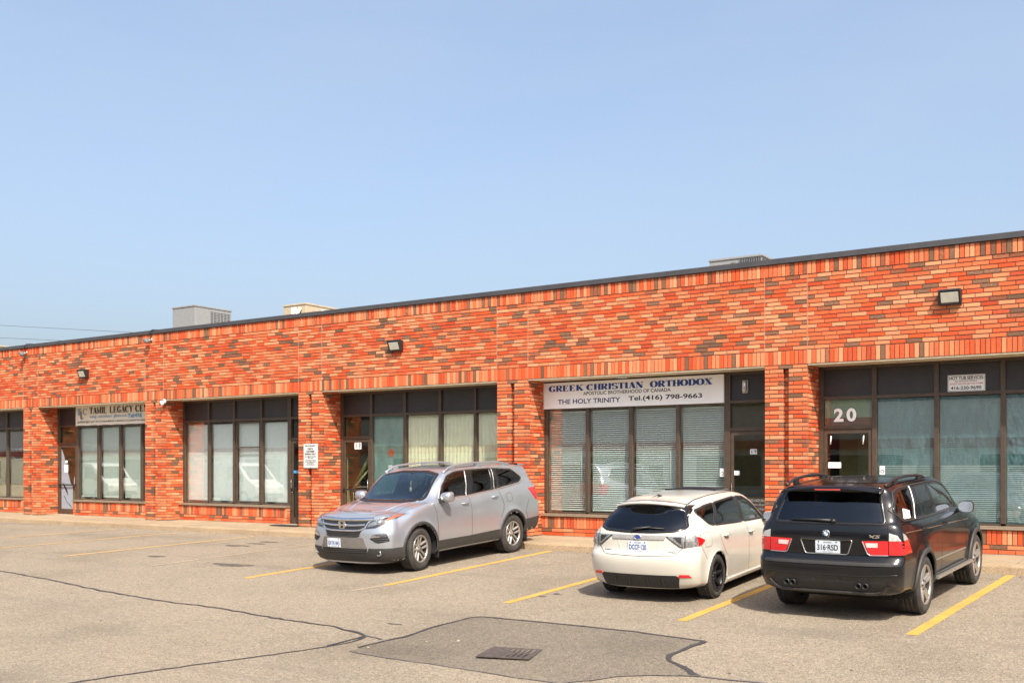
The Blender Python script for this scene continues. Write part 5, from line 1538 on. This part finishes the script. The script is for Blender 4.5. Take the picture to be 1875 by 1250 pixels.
def hatch(pose, label, lite=False, name='white_hatchback', paint='whitepaint'):
    sp = dict(xF=.50, xR=-3.10, mid=-1.4, glassz=.96, hub=.318, wb=2.62, seatw=.62, cab=(-.2, -3.1), flare=.018,
        arch=[(0, .355), (-2.62, .355)], Df=[(.3,.38),(1,.42)], nf=2.2, Dr=[(.3,.34),(.8,.34),(1.05,.30),(1.25,.22),(1.4,.16)], nr=2.45,
        xf=[(.15,.80),(.30,.88),(.5,.92),(.65,.90),(.75,.84),(.82,.72)],
        xr=[(.20,-3.37),(.30,-3.42),(.42,-3.47),(.60,-3.50),(.685,-3.485),(.72,-3.44),(.90,-3.425),(1.0,-3.405),(1.2,-3.22),(1.33,-3.08),(1.375,-3.10),(1.44,-3.02)],
        c=dict(w=[(.6,.81),(.3,.855),(0,.865),(-.7,.852),(-1.9,.855),(-2.6,.868),(-3.1,.845)],
               wsh=[(.6,.78),(.2,.845),(-.7,.838),(-1.9,.845),(-2.6,.855),(-3.1,.825)],
               wb=[(.6,.70),(.2,.76),(-.3,.795),(-1,.80),(-2,.80),(-2.5,.78),(-2.9,.745),(-3.2,.71)],
               yr=[(.6,.58),(.2,.65),(-.2,.69),(-.5,.64),(-.8,.595),(-1.2,.575),(-2,.57),(-2.5,.56),(-2.9,.555),(-3.2,.56)],
               zs=[(.6,.17),(-.5,.19),(-2.2,.19),(-2.8,.21),(-3.1,.255)], zm=[(.6,.52),(-1,.54),(-3.1,.60)], zsh=[(.6,.70),(.2,.77),(-1,.80),(-2.2,.85),(-3.1,.88)],
               zb=[(.6,.77),(.2,.86),(-.15,.915),(-.6,.935),(-1.3,.955),(-2.0,.985),(-2.45,1.005),(-2.8,1.04),(-3.2,1.02)],
               zr=[(.6,.79),(.2,.88),(-.10,.94),(-.30,1.06),(-.58,1.26),(-.8,1.355),(-1.2,1.405),(-2,1.395),(-2.5,1.365),(-2.9,1.315),(-3.2,1.25)],
               zc=[(.6,.83),(.2,.92),(-.05,.965),(-.2,1.05),(-.55,1.29),(-.8,1.405),(-1.1,1.45),(-1.7,1.478),(-2.4,1.462),(-2.9,1.425),(-3.2,1.395)]))
    P0 = M[paint]; c = Car(name, label, pose, sp, P0)
    w1 = rnd_poly([(-.36,.962),(-1.235,.985),(-1.205,1.355),(-.92,1.335),(-.66,1.22)], [.04,.02,.02,.08,.1])
    w2 = rnd_poly([(-1.345,.988),(-2.41,1.028),(-2.125,1.325),(-1.305,1.358)], .025)
    w3 = rnd_poly([(-2.47,1.032),(-2.62,1.06),(-2.85,1.215),(-2.80,1.262),(-2.5,1.305),(-2.19,1.322)], [.02,.05,.05,.04,.1,.02])
    rg = rnd_poly([(.655,1.055),(.56,1.28),(.3,1.335),(-.3,1.335),(-.56,1.28),(-.655,1.055),(-.52,1.015),(-.2,.998),(.2,.998),(.52,1.015)], .03)
    ws = rnd_poly([(-.66,.985),(-.3,.975),(.3,.975),(.66,.985),(.55,1.33),(.25,1.375),(-.25,1.375),(-.55,1.33)], .04)
    c.cut([(a, ('circle', x, .318, .352)) for a in ('+y', '-y') for x in (0, -2.62)]+[('r', offset_poly(rg, -.025)), ('f', offset_poly(ws, -.025))]+[(a, offset_poly(w_, -.012)) for a in ('+y', '-y') for w_ in (w1, w2, w3)])
    c.patch([('r', rg)], 'rear_window', M['privacy_blue'], skirt=.003, off=.003)
    c.strip([('r', rg, .04, True)], 'rear_window_trim', M['blackgloss'], off=.0045)
    c.patch([('f', ws)], 'windshield', M['windshield'], skirt=.003); c.strip([('f', ws, .045, True)], 'windshield_trim', M['blackgloss'], off=.005)
    seam = simple('white_seam', (0.10,0.09,0.08), .7)
    for a in ('+y', '-y'):
        for w_, m_ in ((w1, 'carglass'), (w2, 'privacy'), (w3, 'privacy')): c.patch([(a, w_)], 'side_window', M[m_], skirt=.003, off=.003)
        c.strip([(a, w_, .030, True) for w_ in (w1, w2, w3)], 'window_trim', M['black'], off=.005)
        c.patches([(a, [(-1.225,.982),(-1.355,.988),(-1.315,1.36),(-1.195,1.358)]), (a, [(-2.40,1.02),(-2.48,1.03),(-2.20,1.325),(-2.115,1.328)]), (a, [(-.24,.955),(-.37,.962),(-.52,1.09),(-.42,1.04)])], 'pillar_cover', M['black'], off=.0055)
        c.strip([(a, p, .008, False) for p in ([(-.16,.90),(-.34,.75),(-.40,.30)], [(-1.27,.965),(-1.22,.80),(-1.24,.55),(-1.24,.24)], [(-2.46,1.0),(-2.44,.84),(-2.30,.66),(-2.17,.55)], [(-2.98,.60),(-3.14,.80)])], 'door_seam', seam, off=.0012)
        c.handle(a, -1.05 if False else -1.12, .815, .19, P0); c.handle(a, -2.22, .865, .19, P0)
        c.mirror(a, -.42, .83, 1.0, .20, .14, P0, arm=.04)
        c.patch([(a, [(-.40,.12),(-2.24,.12),(-2.24,.225),(-.40,.225)])], 'side_skirt', P0, off=.032, skirt=.05, cell=.08)
        c.strip([('t', [(-.95,s_*.535),(-1.6,s_*.525),(-2.4,s_*.515),(-2.85,s_*.505)], .014, False) for s_ in ((1,) if a == '+y' else (-1,))], 'roof_moulding', M['black'], off=.003)
    c.strip([('-y', rnd_poly([(-2.76,.955),(-3.0,.965),(-3.02,.77),(-2.80,.765)], .04), .006, True)], 'fuel_flap_seam', seam, off=.0012)
    for sd in (1, -1):
        T_ = (lambda p: p) if sd > 0 else sym; ax2 = '+y' if sd > 0 else '-y'
        lamp = c.patch([('r', T_([(.40,.948),(.80,.945),(.80,.81),(.66,.782),(.60,.79)])), (ax2, [(-3.30,.945),(-3.10,.905),(-3.02,.87),(-3.10,.83),(-3.30,.79)])], 'tail_lamp', M['lampgrey'], off=.006)
        c.patch([(ax2, [(-3.20,.93),(-3.10,.905),(-3.02,.87),(-3.10,.83),(-3.20,.805)])], 'red_lens', M['redlens'], parent=lamp, off=.012)
        c.strip([('r', T_([(.42,.94),(.61,.80),(.64,.80)]), .014, False), ('r', T_([(.665,.95),(.665,.785)]), .010, False)], 'lamp_divider', M['greyplastic'], parent=lamp, off=.012)
        c.patch([('r', T_(rnd_poly([(.50,.93),(.62,.93),(.62,.83)], .01)))], 'reverse_lens', M['black'], parent=lamp, off=.009)
        c.patch([('r', T_([(.58,.375),(.60,.42),(.72,.415),(.75,.375)]))], 'reflector', M['redlens'], off=.006)
        hl = c.patch([('f', T_(rnd_poly([(.36,.62),(.74,.68),(.80,.76),(.42,.70)], .02)))], 'headlight', M['clearlamp'], off=.006)
    c.patch([('r', rnd_poly([(-.41,.955),(.41,.955),(.395,.895),(-.395,.895)], .01))], 'tailgate_bar', simple('brushed_bar', (0.50,0.47,0.44), .3, metal=.6), off=.014)
    c.patch([('r', rnd_poly([(-.31,.885),(.31,.885),(.24,.705),(-.24,.705)], .02))], 'plate_recess', P0, off=-.012, skirt=-.012)
    c.strip([('r', rnd_poly([(-.32,.89),(.32,.89),(.25,.70),(-.25,.70)], .02), .012, True)], 'recess_edge', P0, off=.003)
    c.strip([('r', [(.665,1.0),(.655,.80),(.56,.70),(.50,.675),(0,.665),(-.50,.675),(-.56,.70),(-.655,.80),(-.665,1.0)], .009, False)], 'tailgate_seam', simple('tailgate_gap', (.03,.028,.025), .7), off=.0012)
    c.patch([('r', rnd_poly([(-.56,.405),(.56,.405),(.60,.375),(.56,.215),(-.56,.215),(-.60,.375)], .02))], 'diffuser', M['black'], off=.004)
    c.strip([('r', [(y, .385),(y*1.02, .26)], .018, False) for y in (-.36,-.14,.14,.36)], 'diffuser_fin', M['black'], off=.022)
    c.arch_lip(P0, .03, lo=-8, off=.004)
    if not lite: c.plate('r', 0, .792, 'DCCF\u00b7120', 'ONTARIO', x=c.hit('r', 0, .792)[0].x-.006)
    em = empty('emblem', (c.hit('r', 0, .928)[0].x-.022, 0, .928), c.root)
    mb = MB(); mb.lathe([(1.0, 0), (.9, -.006), (.78, -.006), (.76, -.002)], lambda A, B, h: (h, A*.062, B*.036), 28); mb.build('ring', M['chrome'], em)
    mb = MB(); mb.lathe([(.78, -.003), (0, -.004)], lambda A, B, h: (h, A*.062, B*.036), 28); mb.build('oval', M['navy'], em)
    mb = MB()
    for (y, z, r_) in ((.028,.004,.012),(-.002,.013,.006),(-.026,.010,.006),(-.006,-.012,.006),(-.030,-.008,.006),(.010,-.016,.006)):
        mb.prism([(r_*(1 if k % 2 == 0 else .35)*math.cos(k*math.pi/4), r_*(1 if k % 2 == 0 else .35)*math.sin(k*math.pi/4)) for k in range(8)], lambda u, v, d: (d, y+u, z+v), -.007, -.0045)
    mb.build('star', M['chrome'], em)
    if not lite:
        text('IMPREZA', .19, .022, M['ink'], MR(c.hit('r', -.47, .725)[0].x-.004, -.375, .715), c.root, bold=.03)
        text('SUBARU', .15, .018, M['ink'], MR(c.hit('r', .45, .735)[0].x-.004, .535, .725), c.root, bold=.03)
    mb = MB(); h_ = c.hit('r', .02, 1.02)[0]; pts = [c.hit('r', y, z)[0]+c.hit('r', y, z)[1]*.022 for y, z in ((.05,1.03),(-.15,1.045),(-.38,1.035))]
    pts2 = [c.hit('r', y, z)[0]+c.hit('r', y, z)[1]*.030 for y, z in ((.08,1.02),(.0,1.032),(-.18,1.052))]
    mb.tube(pts, .010, 6); mb.tube(pts2, [.022,.018,.010], 8); mb.build('rear_wiper', M['black'], c.root)
    c.strip([('r', [(-.56,1.305),(-.3,1.352),(.3,1.352),(.56,1.305)], .05, False)], 'spoiler_underside', M['blackgloss'], off=.012)
    mb = MB(); vs = []; n = 20
    for i in range(n+1):
        y = -.53+1.06*i/n; b = 1-(y/.53)**2
        vs += [(-2.86-.14*b, y, 1.36+.057*b), (-2.99-.18*b, y, 1.335+.062*b), (-2.98-.18*b, y, 1.308+.060*b), (-2.90-.14*b, y, 1.31+.05*b)]
    mb.add(vs, [(i*4+k, i*4+(k+1) % 4, (i+1)*4+(k+1) % 4, (i+1)*4+k) for i in range(n) for k in range(4)], 0, True); mb.build('roof_spoiler', P0, c.root)
    mb = MB(); zt = c.hit('t', -2.70, 0)[0].z; mb.tube([(-2.62,0,zt), (-2.68,0,zt+.03), (-2.72,0,zt+.035)], [.03,.018,.012], 8); mb.tube([(-2.70,0,zt+.035), (-2.90,.0,zt+.015)], .005, 6); mb.build('antenna', M['black'], c.root)
    mb = MB(); z0 = c.hit('t', -.98, 0)[0].z
    vs = []
    for i in range(13):
        y = -.42+.84*i/12; b = (y/.42)**2
        for x, dz in ((-.93,.030-.012*b), (-1.01,.052-.014*b), (-1.50,.028-.012*b), (-1.50,.0)): vs.append((x, y, c.hit('t', x, y)[0].z+dz))
    mb.add(vs, [(i*4+k, i*4+k+1, (i+1)*4+k+1, (i+1)*4+k) for i in range(12) for k in range(3)], 0, True); mb.build('sunroof_deflector', M['blackgloss'], c.root)
    c.patch([('f', rnd_poly([(-.30,.56),(.30,.56),(.34,.68),(-.34,.68)], .03)), ('f', rnd_poly([(-.55,.22),(.55,.22),(.45,.40),(-.45,.40)], .05))], 'grille', M['black'], off=.003)
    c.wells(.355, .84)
    sk = dict(n=6, hub=.062, dish=.045, arms=[(0,.062,0,.046)], phase=.2)
    for x in (0, -2.62):
        for sd in (1, -1): c.wheel(x, sd, 0, .318, .225, .222, .862, sk, [M['blackwheel'], M['blackwheel']])
    c.interior([(-1.05,.34),(-1.05,-.34),(-2.05,.34),(-2.05,-.34)], .26, (-.55,-.15,.92), (-.62,.34,.86), .82)
    c.body(); return c

def black_suv():
    sp = dict(xF=.48, xR=-3.55, mid=-1.4, glassz=1.14, hub=.369, wb=2.82, seatw=.66, cab=(-.35, -3.5), flare=.03,
        arch=[(0, .415), (-2.82, .415)], Df=[(.3,.32),(1,.36)], nf=2.4, Dr=[(.3,.24),(.72,.24),(.80,.20),(1.2,.20),(1.45,.16),(1.7,.12)], nr=2.9,
        xf=[(.2,.70),(.35,.79),(.55,.83),(.75,.82),(.93,.76),(1.0,.66)],
        xr=[(.28,-3.70),(.38,-3.80),(.50,-3.86),(.68,-3.885),(.745,-3.875),(.765,-3.815),(.80,-3.795),(1.0,-3.80),(1.15,-3.785),(1.22,-3.75),(1.45,-3.64),(1.60,-3.545),(1.635,-3.57),(1.70,-3.56)],
        c=dict(w=[(.5,.88),(.2,.915),(0,.92),(-.7,.912),(-2.2,.918),(-2.8,.93),(-3.3,.92),(-3.6,.905)],
               wsh=[(.5,.86),(.2,.905),(-.7,.905),(-2.8,.92),(-3.6,.89)],
               wb=[(.5,.78),(.2,.83),(-.4,.868),(-1,.875),(-2.4,.88),(-3.2,.872),(-3.6,.84)],
               yr=[(.5,.66),(.2,.72),(-.4,.76),(-.7,.745),(-1.1,.70),(-1.5,.685),(-2.4,.68),(-3.2,.665),(-3.6,.645)],
               zs=[(.5,.26),(-.5,.33),(-2.3,.34),(-3.6,.38)], zm=[(.5,.68),(-1,.70),(-3.6,.74)], zsh=[(.5,.88),(0,.94),(-1,.985),(-3.6,1.02)],
               zb=[(.6,.98),(.3,1.03),(-.2,1.095),(-.5,1.135),(-1,1.165),(-2,1.16),(-3,1.185),(-3.6,1.20)],
               zr=[(.6,1.0),(.3,1.05),(-.2,1.11),(-.42,1.15),(-.60,1.23),(-.95,1.46),(-1.2,1.59),(-1.45,1.635),(-2,1.665),(-2.8,1.655),(-3.2,1.64),(-3.6,1.605)],
               zc=[(.6,1.03),(.2,1.10),(-.2,1.15),(-.35,1.18),(-.5,1.245),(-.9,1.49),(-1.15,1.615),(-1.4,1.67),(-1.8,1.69),(-2.4,1.695),(-3.2,1.68),(-3.6,1.655)]))
    c = Car('black_suv', 'glossy black suv parked nose in under the hot tub sign window', (-3.74, -2.15, 1.53, 1.0), sp, M['blackpaint'])
    w1 = rnd_poly([(-.98,1.218),(-1.95,1.205),(-2.05,1.605),(-1.52,1.585),(-1.26,1.535),(-1.06,1.39)], [.03,.02,.02,.1,.08,.1])
    w2 = rnd_poly([(-2.03,1.205),(-2.62,1.21),(-2.66,1.602),(-2.13,1.608)], .02)
    w2b = rnd_poly([(-2.67,1.212),(-2.98,1.222),(-2.80,1.60),(-2.70,1.602)], .02)
    w3 = rnd_poly([(-3.05,1.228),(-3.44,1.238),(-3.60,1.35),(-3.42,1.545),(-3.2,1.592),(-2.87,1.60)], [.02,.08,.05,.08,.1,.02])
    dlo = rnd_poly([(-.86,1.205),(-1.95,1.192),(-2.6,1.196),(-3.46,1.222),(-3.635,1.35),(-3.44,1.56),(-3.2,1.61),(-2.6,1.622),(-2.05,1.624),(-1.5,1.605),(-1.22,1.55),(-1.02,1.41)], .05)
    rg = rnd_poly([(.69,1.205),(.58,1.595),(-.58,1.595),(-.69,1.205)], .05)
    ws = rnd_poly([(-.71,1.21),(-.3,1.19),(.3,1.19),(.71,1.21),(.63,1.575),(.3,1.615),(-.3,1.615),(-.63,1.575)], .04)
    c.cut([(a, ('circle', x, .369, .412)) for a in ('+y', '-y') for x in (0, -2.82)]+[('r', offset_poly(rg, -.025)), ('f', offset_poly(ws, -.025))]+[(a, offset_poly(w_, -.012)) for a in ('+y', '-y') for w_ in (w1, w2, w2b, w3)])
    c.patch([('r', rg)], 'rear_window', M['privacy_blue'], skirt=.003, off=.003); c.strip([('r', rg, .04, True)], 'rear_window_trim', M['blackgloss'], off=.0045)
    c.patch([('f', ws)], 'windshield', M['windshield'], skirt=.003); c.strip([('f', ws, .045, True)], 'windshield_trim', M['blackgloss'], off=.005)
    seam = simple('black_seam', (0.002,0.002,0.002), .9)
    for a in ('+y', '-y'):
        for w_, m_ in ((w1, 'carglass'), (w2, 'privacy'), (w2b, 'privacy'), (w3, 'privacy')): c.patch([(a, w_)], 'side_window', M[m_], skirt=.003, off=.003)
        c.strip([(a, w_, .030, True) for w_ in (w1, w2, w2b, w3)], 'window_trim', M['blackgloss'], off=.005)
        c.patches([(a, [(-1.94,1.20),(-2.04,1.203),(-2.14,1.612),(-2.04,1.612)]), (a, [(-2.61,1.205),(-2.68,1.21),(-2.71,1.606),(-2.65,1.606)]), (a, [(-2.97,1.216),(-3.06,1.222),(-2.88,1.604),(-2.79,1.605)]), (a, [(-.86,1.215),(-.99,1.218),(-1.07,1.38),(-1.02,1.38)])], 'pillar_cover', M['blackgloss'], off=.0055)
        c.strip([(a, [(-2.985,1.216),(-2.805,1.608)], .016, False)], 'pillar_bright', M['steel'], off=.010)
        c.strip([(a, dlo, .012, True)], 'window_bright_line', M['greyplastic'], off=.009)
        c.strip([(a, [(-.42,1.0),(-1.5,1.035),(-2.6,1.065),(-3.55,1.09)], .010, False)], 'side_reflect_line', simple('copper_line', (0.30,0.17,0.11), .35, metal=.6), off=.004)  # copper strip along the crease, its colour painting a bronze reflection
        c.strip([(a, p, .008, False) for p in ([(-.52,1.12),(-.56,.8),(-.52,.42)], [(-1.93,1.16),(-1.95,.95),(-1.93,.40)], [(-2.96,1.18),(-2.95,.95),(-2.80,.85),(-2.52,.72)])], 'door_seam', seam, off=.001)
        c.strip([(a, [(-.60,.60),(-1.5,.61),(-2.28,.62)], .018, False)], 'rub_strip', M['steel'], off=.008)
        c.handle(a, -1.80, 1.055, .19, M['blackpaint']); c.handle(a, -2.82, 1.085, .19, M['blackpaint'])
        c.mirror(a, -.90, .90, 1.215, .20, .165, M['blackpaint'], arm=.05)
        sg = 1 if a == '+y' else -1
        c.rail(a, [(-1.80,.655,1.665),(-2.05,.65,1.715),(-2.6,.645,1.735),(-3.15,.635,1.715),(-3.46,.625,1.650)], .020, M['black'], [(-2.05,.65,1.66,1.71),(-3.1,.637,1.65,1.71)])
        mb = MB(); mb.box(-2.40, -.50, sg*.885-.095, sg*.885+.095, .385, .425); 
        mb.box(-2.36, -.54, sg*.86-.012, sg*.86+.012, .4255, .430, 1); mb.box(-2.36, -.54, sg*.93-.012, sg*.93+.012, .4255, .430, 1)
        for x in (-2.1, -1.45, -.8): mb.box(x-.03, x+.03, sg*.82-.08, sg*.82+.02, .33, .385, 1)
        mb.build('running_board', [M['alloy'], M['black']], c.root)
        c.patch([(a, [(-.45,.30),(-2.36,.31),(-2.36,.40),(-.45,.40)])], 'sill_cover', M['black'], off=.006, cell=.08)
    c.arch_lip(M['greyplastic'], .06, lo=-10, off=.014)
    for sd in (1, -1):
        T_ = (lambda p: p) if sd > 0 else sym; ax2 = '+y' if sd > 0 else '-y'
        lamp = c.patch([('r', T_(rnd_poly([(.44,1.0),(.735,1.005),(.735,.835),(.53,.832)], .015))), ('r', T_([(.745,1.0),(.90,1.0),(.90,.835),(.745,.835)])), (ax2, [(-3.64,.838),(-3.40,.842),(-3.44,.92),(-3.50,1.0),(-3.64,1.0)])], 'tail_lamp', M['redlens'], off=.008)
        c.patch([(ax2, [(-3.64,1.005),(-3.50,1.005),(-3.56,1.06),(-3.64,1.095)]), ('r', T_([(.745,1.005),(.87,1.005),(.83,1.07),(.745,1.10)]))], 'clear_lens', M['clearlamp'], parent=lamp, off=.008)
        c.patch([('r', T_(rnd_poly([(.48,.975),(.62,.978),(.62,.925),(.495,.922)], .008)))], 'reverse_lens', simple('frosted_lens', (0.62,0.50,0.48), .3), parent=lamp, off=.012)
        c.strip([('r', T_([(.44,.995),(.50,.845),(.53,.825),(.735,.828)]), .012, False)], 'lamp_rim', M['chrome'], parent=lamp, off=.011)
        hl = c.patch([('f', T_(rnd_poly([(.40,.72),(.78,.74),(.80,.86),(.42,.86)], .04)))], 'headlight', M['clearlamp'], off=.006)
        for dy in (-.04, .04):
            mb = MB(); y0 = sd*.45+dy; x0 = c.hit('r', y0, .46)[0].x
            mb.lathe([(.034, .10), (.036, -.050), (.030, -.054), (.028, .06), (0, .06)], lambda A, B, h: (x0+h, y0+A, .458+B), 22, 0); mb.build('exhaust_tip', M['steel'] if False else M['black'], c.root)
        c.patch([('r', T_(rnd_poly([(.355,.42),(.355,.50),(.545,.50),(.545,.42)], .035)))], 'exhaust_recess', M['void'], off=.003)
        x0 = c.hit('r', sd*.62, .50)[0].x; mb = MB(); mb.lathe([(0, -.006), (.012, -.005), (.014, 0)], lambda A, B, h: (x0+h-.002, sd*.66+A, .47+B), 10)
        c.patch([('r', T_([(.15,.52),(.15,.495),(.165,.495),(.165,.52)]))], 'parking_sensor', M['greyplastic'], off=.004)
        c.patch([('f', T_(rnd_poly([(.03,.70),(.22,.71),(.24,.86),(.06,.87)], .05)))], 'grille', M['black'], off=.006)
    c.strip([('r', [(.725,1.20),(.735,1.0),(.735,.84),(.70,.755),(0,.75),(-.70,.755),(-.735,.84),(-.735,1.0),(-.725,1.20)], .008, False), ('r', [(-.72,1.185),(.72,1.185)], .008, False)], 'tailgate_seam', seam, off=.001)
    c.patch([('r', rnd_poly([(-.31,1.0),(.31,1.0),(.255,.835),(-.255,.835)], .03))], 'plate_recess', M['blackpaint'], off=.002)
    c.strip([('r', rnd_poly([(-.325,1.005),(.325,1.005),(.265,.825),(-.265,.825)], .03), .011, True)], 'recess_edge', M['steel'], off=.012, crown=.004)  # steel strip stands in for light reflected along the black recess edge
    c.strip([('r', [(-.31,1.015),(0,1.022),(.31,1.015)], .020, False)], 'tailgate_grip', M['blackgloss'], off=.022, crown=.006)
    c.plate('r', -.02, .912, '316\u00b7RSD', 'ONTARIO', ink='ink')
    xe = c.hit('r', 0, 1.075)[0].x-.006
    em = empty('emblem', (xe, 0, 1.075), c.root)
    mb = MB(); mb.lathe([(.046, .004), (.044, -.006), (.028, -.006), (.026, -.004)], lambda A, B, h: (h, A, B), 28); mb.build('ring', M['ink'], em)
    mb = MB(); mb.lathe([(.048, .004), (.048, -.007), (.043, -.008)], lambda A, B, h: (h, A, B), 28); mb.lathe([(.030, -.0065), (.026, -.0068)], lambda A, B, h: (h, A, B), 28); mb.build('rim', M['chrome'], em)
    for q_ in range(4):
        mb = MB(); n = 8; a0 = math.pi/2*q_
        mb.add([(-.0055, 0, 0)]+[(-.0055, .026*math.cos(a0+math.pi/2*i/n), .026*math.sin(a0+math.pi/2*i/n)) for i in range(n+1)], [(0, i+1, i+2) for i in range(n)]); mb.build('quarter', M['blueink'] if q_ % 2 else M['signwhite'], em)
    for i in range(3): text('BMW'[i], .012, .010, M['signwhite'], MR(-.0075, 0, 0) @ Matrix.Rotation(R(40-40*i), 4, 'Z') @ Matrix.Translation((0, .031, 0)), em, align='CENTER', bold=.02)
    text('X5', .165, .040, M['chrome'], MR(c.hit('r', -.58, 1.05)[0].x-.006, -.49, 1.035), c.root, bold=.03, shear=.25, depth=.004)
    # bumper ledge and lower apron
    c.patch([('r', rnd_poly([(-.80,.705),(.80,.705),(.80,.74),(-.80,.74)], .01))], 'bumper_ledge', M['greyplastic'], off=.006)
    c.patch([('r', rnd_poly([(-.62,.385),(.62,.385),(.70,.515),(-.70,.515)], .04))], 'bumper_insert', M['black'], off=.002)
    c.strip([('r', [(-.74,.47),(-.66,.385),(-.58,.362),(.58,.362),(.66,.385),(.74,.47)], .035, False)], 'bumper_apron', M['blackpaint'], off=.022, crown=.006)
    c.strip([('r', [(-.84,.60),(-.4,.575),(.4,.575),(.84,.60)], .010, False)], 'bumper_crease', M['blackgloss'], off=.003)
    mb = MB(); vs = []; n = 20
    for i in range(n+1):
        y = -.62+1.24*i/n; b = 1-(y/.62)**2
        vs += [(-3.34-.03*b, y, 1.630+.045*b), (-3.68-.05*b, y, 1.588+.052*b), (-3.68-.05*b, y, 1.565+.050*b), (-3.44-.03*b, y, 1.59+.045*b)]
    mb.add(vs, [(i*4+k, i*4+(k+1) % 4, (i+1)*4+(k+1) % 4, (i+1)*4+k) for i in range(n) for k in range(4)]+[(0,1,2,3), (n*4,n*4+3,n*4+2,n*4+1)], 0, True); mb.build('roof_spoiler', M['blackpaint'], c.root)
    mb = MB(); mb.box(-3.735, -3.725, -.16, .16, 1.608, 1.622); mb.build('brake_light', M['redink'], c.root)
    c.patch([('t', rnd_poly([(-1.55,-.40),(-1.55,.40),(-2.15,.41),(-2.15,-.41)], .05))], 'sunroof', M['blackgloss'], off=.003)
    P_ = [c.hit('r', y, z)[0]+c.hit('r', y, z)[1]*.02 for y, z in ((-.06,1.225),(.15,1.232),(.46,1.228))]
    mb = MB(); mb.tube(P_, [.020,.014,.008], 8); mb.tube([P_[0]+Vector((.02,-.03,-.01)), P_[0]+Vector((-.012,-.03,.0)), P_[0]], .026, 8); mb.build('rear_wiper', M['black'], c.root)
    st = c.patch([('-y', [(-3.16,1.24),(-3.40,1.245),(-3.36,1.37),(-3.14,1.33)])], 'window_sticker', M['signwhite'], off=.006, skirt=.002)
    c.strip([('-y', [(-3.18,z),(-3.34,z+.015)], .008, False) for z in (1.262,1.285,1.308,1.328)], 'sticker_print', M['greyink'], parent=st, off=.0075)
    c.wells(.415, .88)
    sk = dict(n=5, hub=.078, dish=.022, arms=[(-.020,.046,-.030,.058),(.020,.046,.030,.058)], phase=.35)
    for x in (0, -2.82):
        for sd in (1, -1): c.wheel(x, sd, 0, .369, .275, .250, .93, sk, [M['alloydark'], M['alloy']])
    c.interior([(-1.45,.36),(-1.45,-.36),(-2.45,.36),(-2.45,-.36)], .46, (-.95,-.35,1.13), (-.95,.36,1.08), 1.02)
    c.body(); return c
pilot()
hatch((-6.67, -2.40, 1.60, .99), 'white hatchback with black wheels parked nose in beside the black suv')
black_suv()

# ------------------------------------------------------------------ across the lot (mirrored in the shop windows)
pilot('white_suv', 'white suv standing across the lot and mirrored in the church windows', (-17.6, -15.9, 0.03, 1.0), 'whitepaint', True)
hatch((-6.6, -23.0, 3.10, 1.0), 'blue hatchback standing across the lot and mirrored in the teal windows', True, 'blue_hatchback', 'bluepaint')
def van(x, y, label):
    z0 = gz(x, y)
    e = empty('cargo_van', (x, y, z0)); tag(e, label, 'van', 'white cargo vans across the lot')
    prof = rnd_poly([(-2.7,.42),(2.35,.36),(2.62,.55),(2.60,.95),(2.10,1.18),(1.25,2.02),(.9,2.12),(-2.55,2.14),(-2.72,1.95)], [.1,.1,.12,.12,.25,.3,.2,.12,.1])
    mb = MB(); mb.prism(prof, lambda u, v, d: (u, d, v), -.96, .96); mb.build('body', M['whitepaint'], e, .05, 3)
    for sd in (1, -1):
        mb = MB(); mb.prism(rnd_poly([(.55,1.25),(1.75,1.25),(1.20,1.88),(.55,1.92)], .06), lambda u, v, d: (u, sd*d, v), .955, .966); mb.build('side_window', M['blackgloss'], e)
        for xx in (1.75, -1.75):
            mb = MB(); mb.lathe([(.20,.0),(.22,.015),(.33,.01),(.36,-.03),(.36,-.22),(.2,-.24)], lambda A, B, h: (xx+A, sd*(.97+h), .36+B), 28); mb.lathe([(0,-.03),(.20,.005)], lambda A, B, h: (xx+A, sd*(.97+h), .36+B), 20, 1); mb.build('wheel', [M['rubber'], M['steel']], e)
        mb = MB(); mb.box(1.55, 1.72, sd*1.05-.07, sd*1.05+.07, 1.15, 1.42); mb.build('side_mirror', M['black'], e, .03)
        mb = MB(); mb.box(2.52, 2.625, sd*.72-.16, sd*.72+.16, .72, .92); mb.build('headlight', M['clearlamp'], e, .03)
    mb = MB(); mb.add([(2.03,-.8,1.26),(2.03,.8,1.26),(1.36,.74,1.94),(1.36,-.74,1.94)], [(0,1,2,3)]); mb.build('windshield', M['blackgloss'], e)
    mb = MB(); mb.box(-2.75, 2.66, -.9, .9, .33, .46); mb.build('bumper', M['greyplastic'], e, .04)
van(-52.5, -15.6, 'white cargo van far across the lot and mirrored beside the banner')
van(-41.5, -16.2, 'white cargo van across the lot and mirrored in the vertical blinds window')
ob = empty('opposite_building', (0, -46, -.47)); tag(ob, 'long cream building with a red band across the lot, mirrored in the glass', 'building')
mb = MB(); mb.box(-150, 70, -18, 0, 0, 6.2); mb.build('wall', M['cream'], ob)
mb = MB(); mb.box(-150.2, 70.2, -.3, .25, 3.3, 3.9); mb.build('red_band', M['redband'], ob)
mb = MB(); mb.box(-150.1, 70.1, -18, .12, 6.2, 6.5); mb.build('parapet', M['flashing'], ob)
for i in range(24):
    x = -146+9*i
    mb = MB(); mb.box(x, x+4.6, -.2, .03, .9, 2.9); mb.build('window', M['spandrel'], ob)
    mb = MB(); mb.box(x+5.4, x+6.5, -.2, .035, .05, 2.3); mb.build('door', M['bronze'], ob)
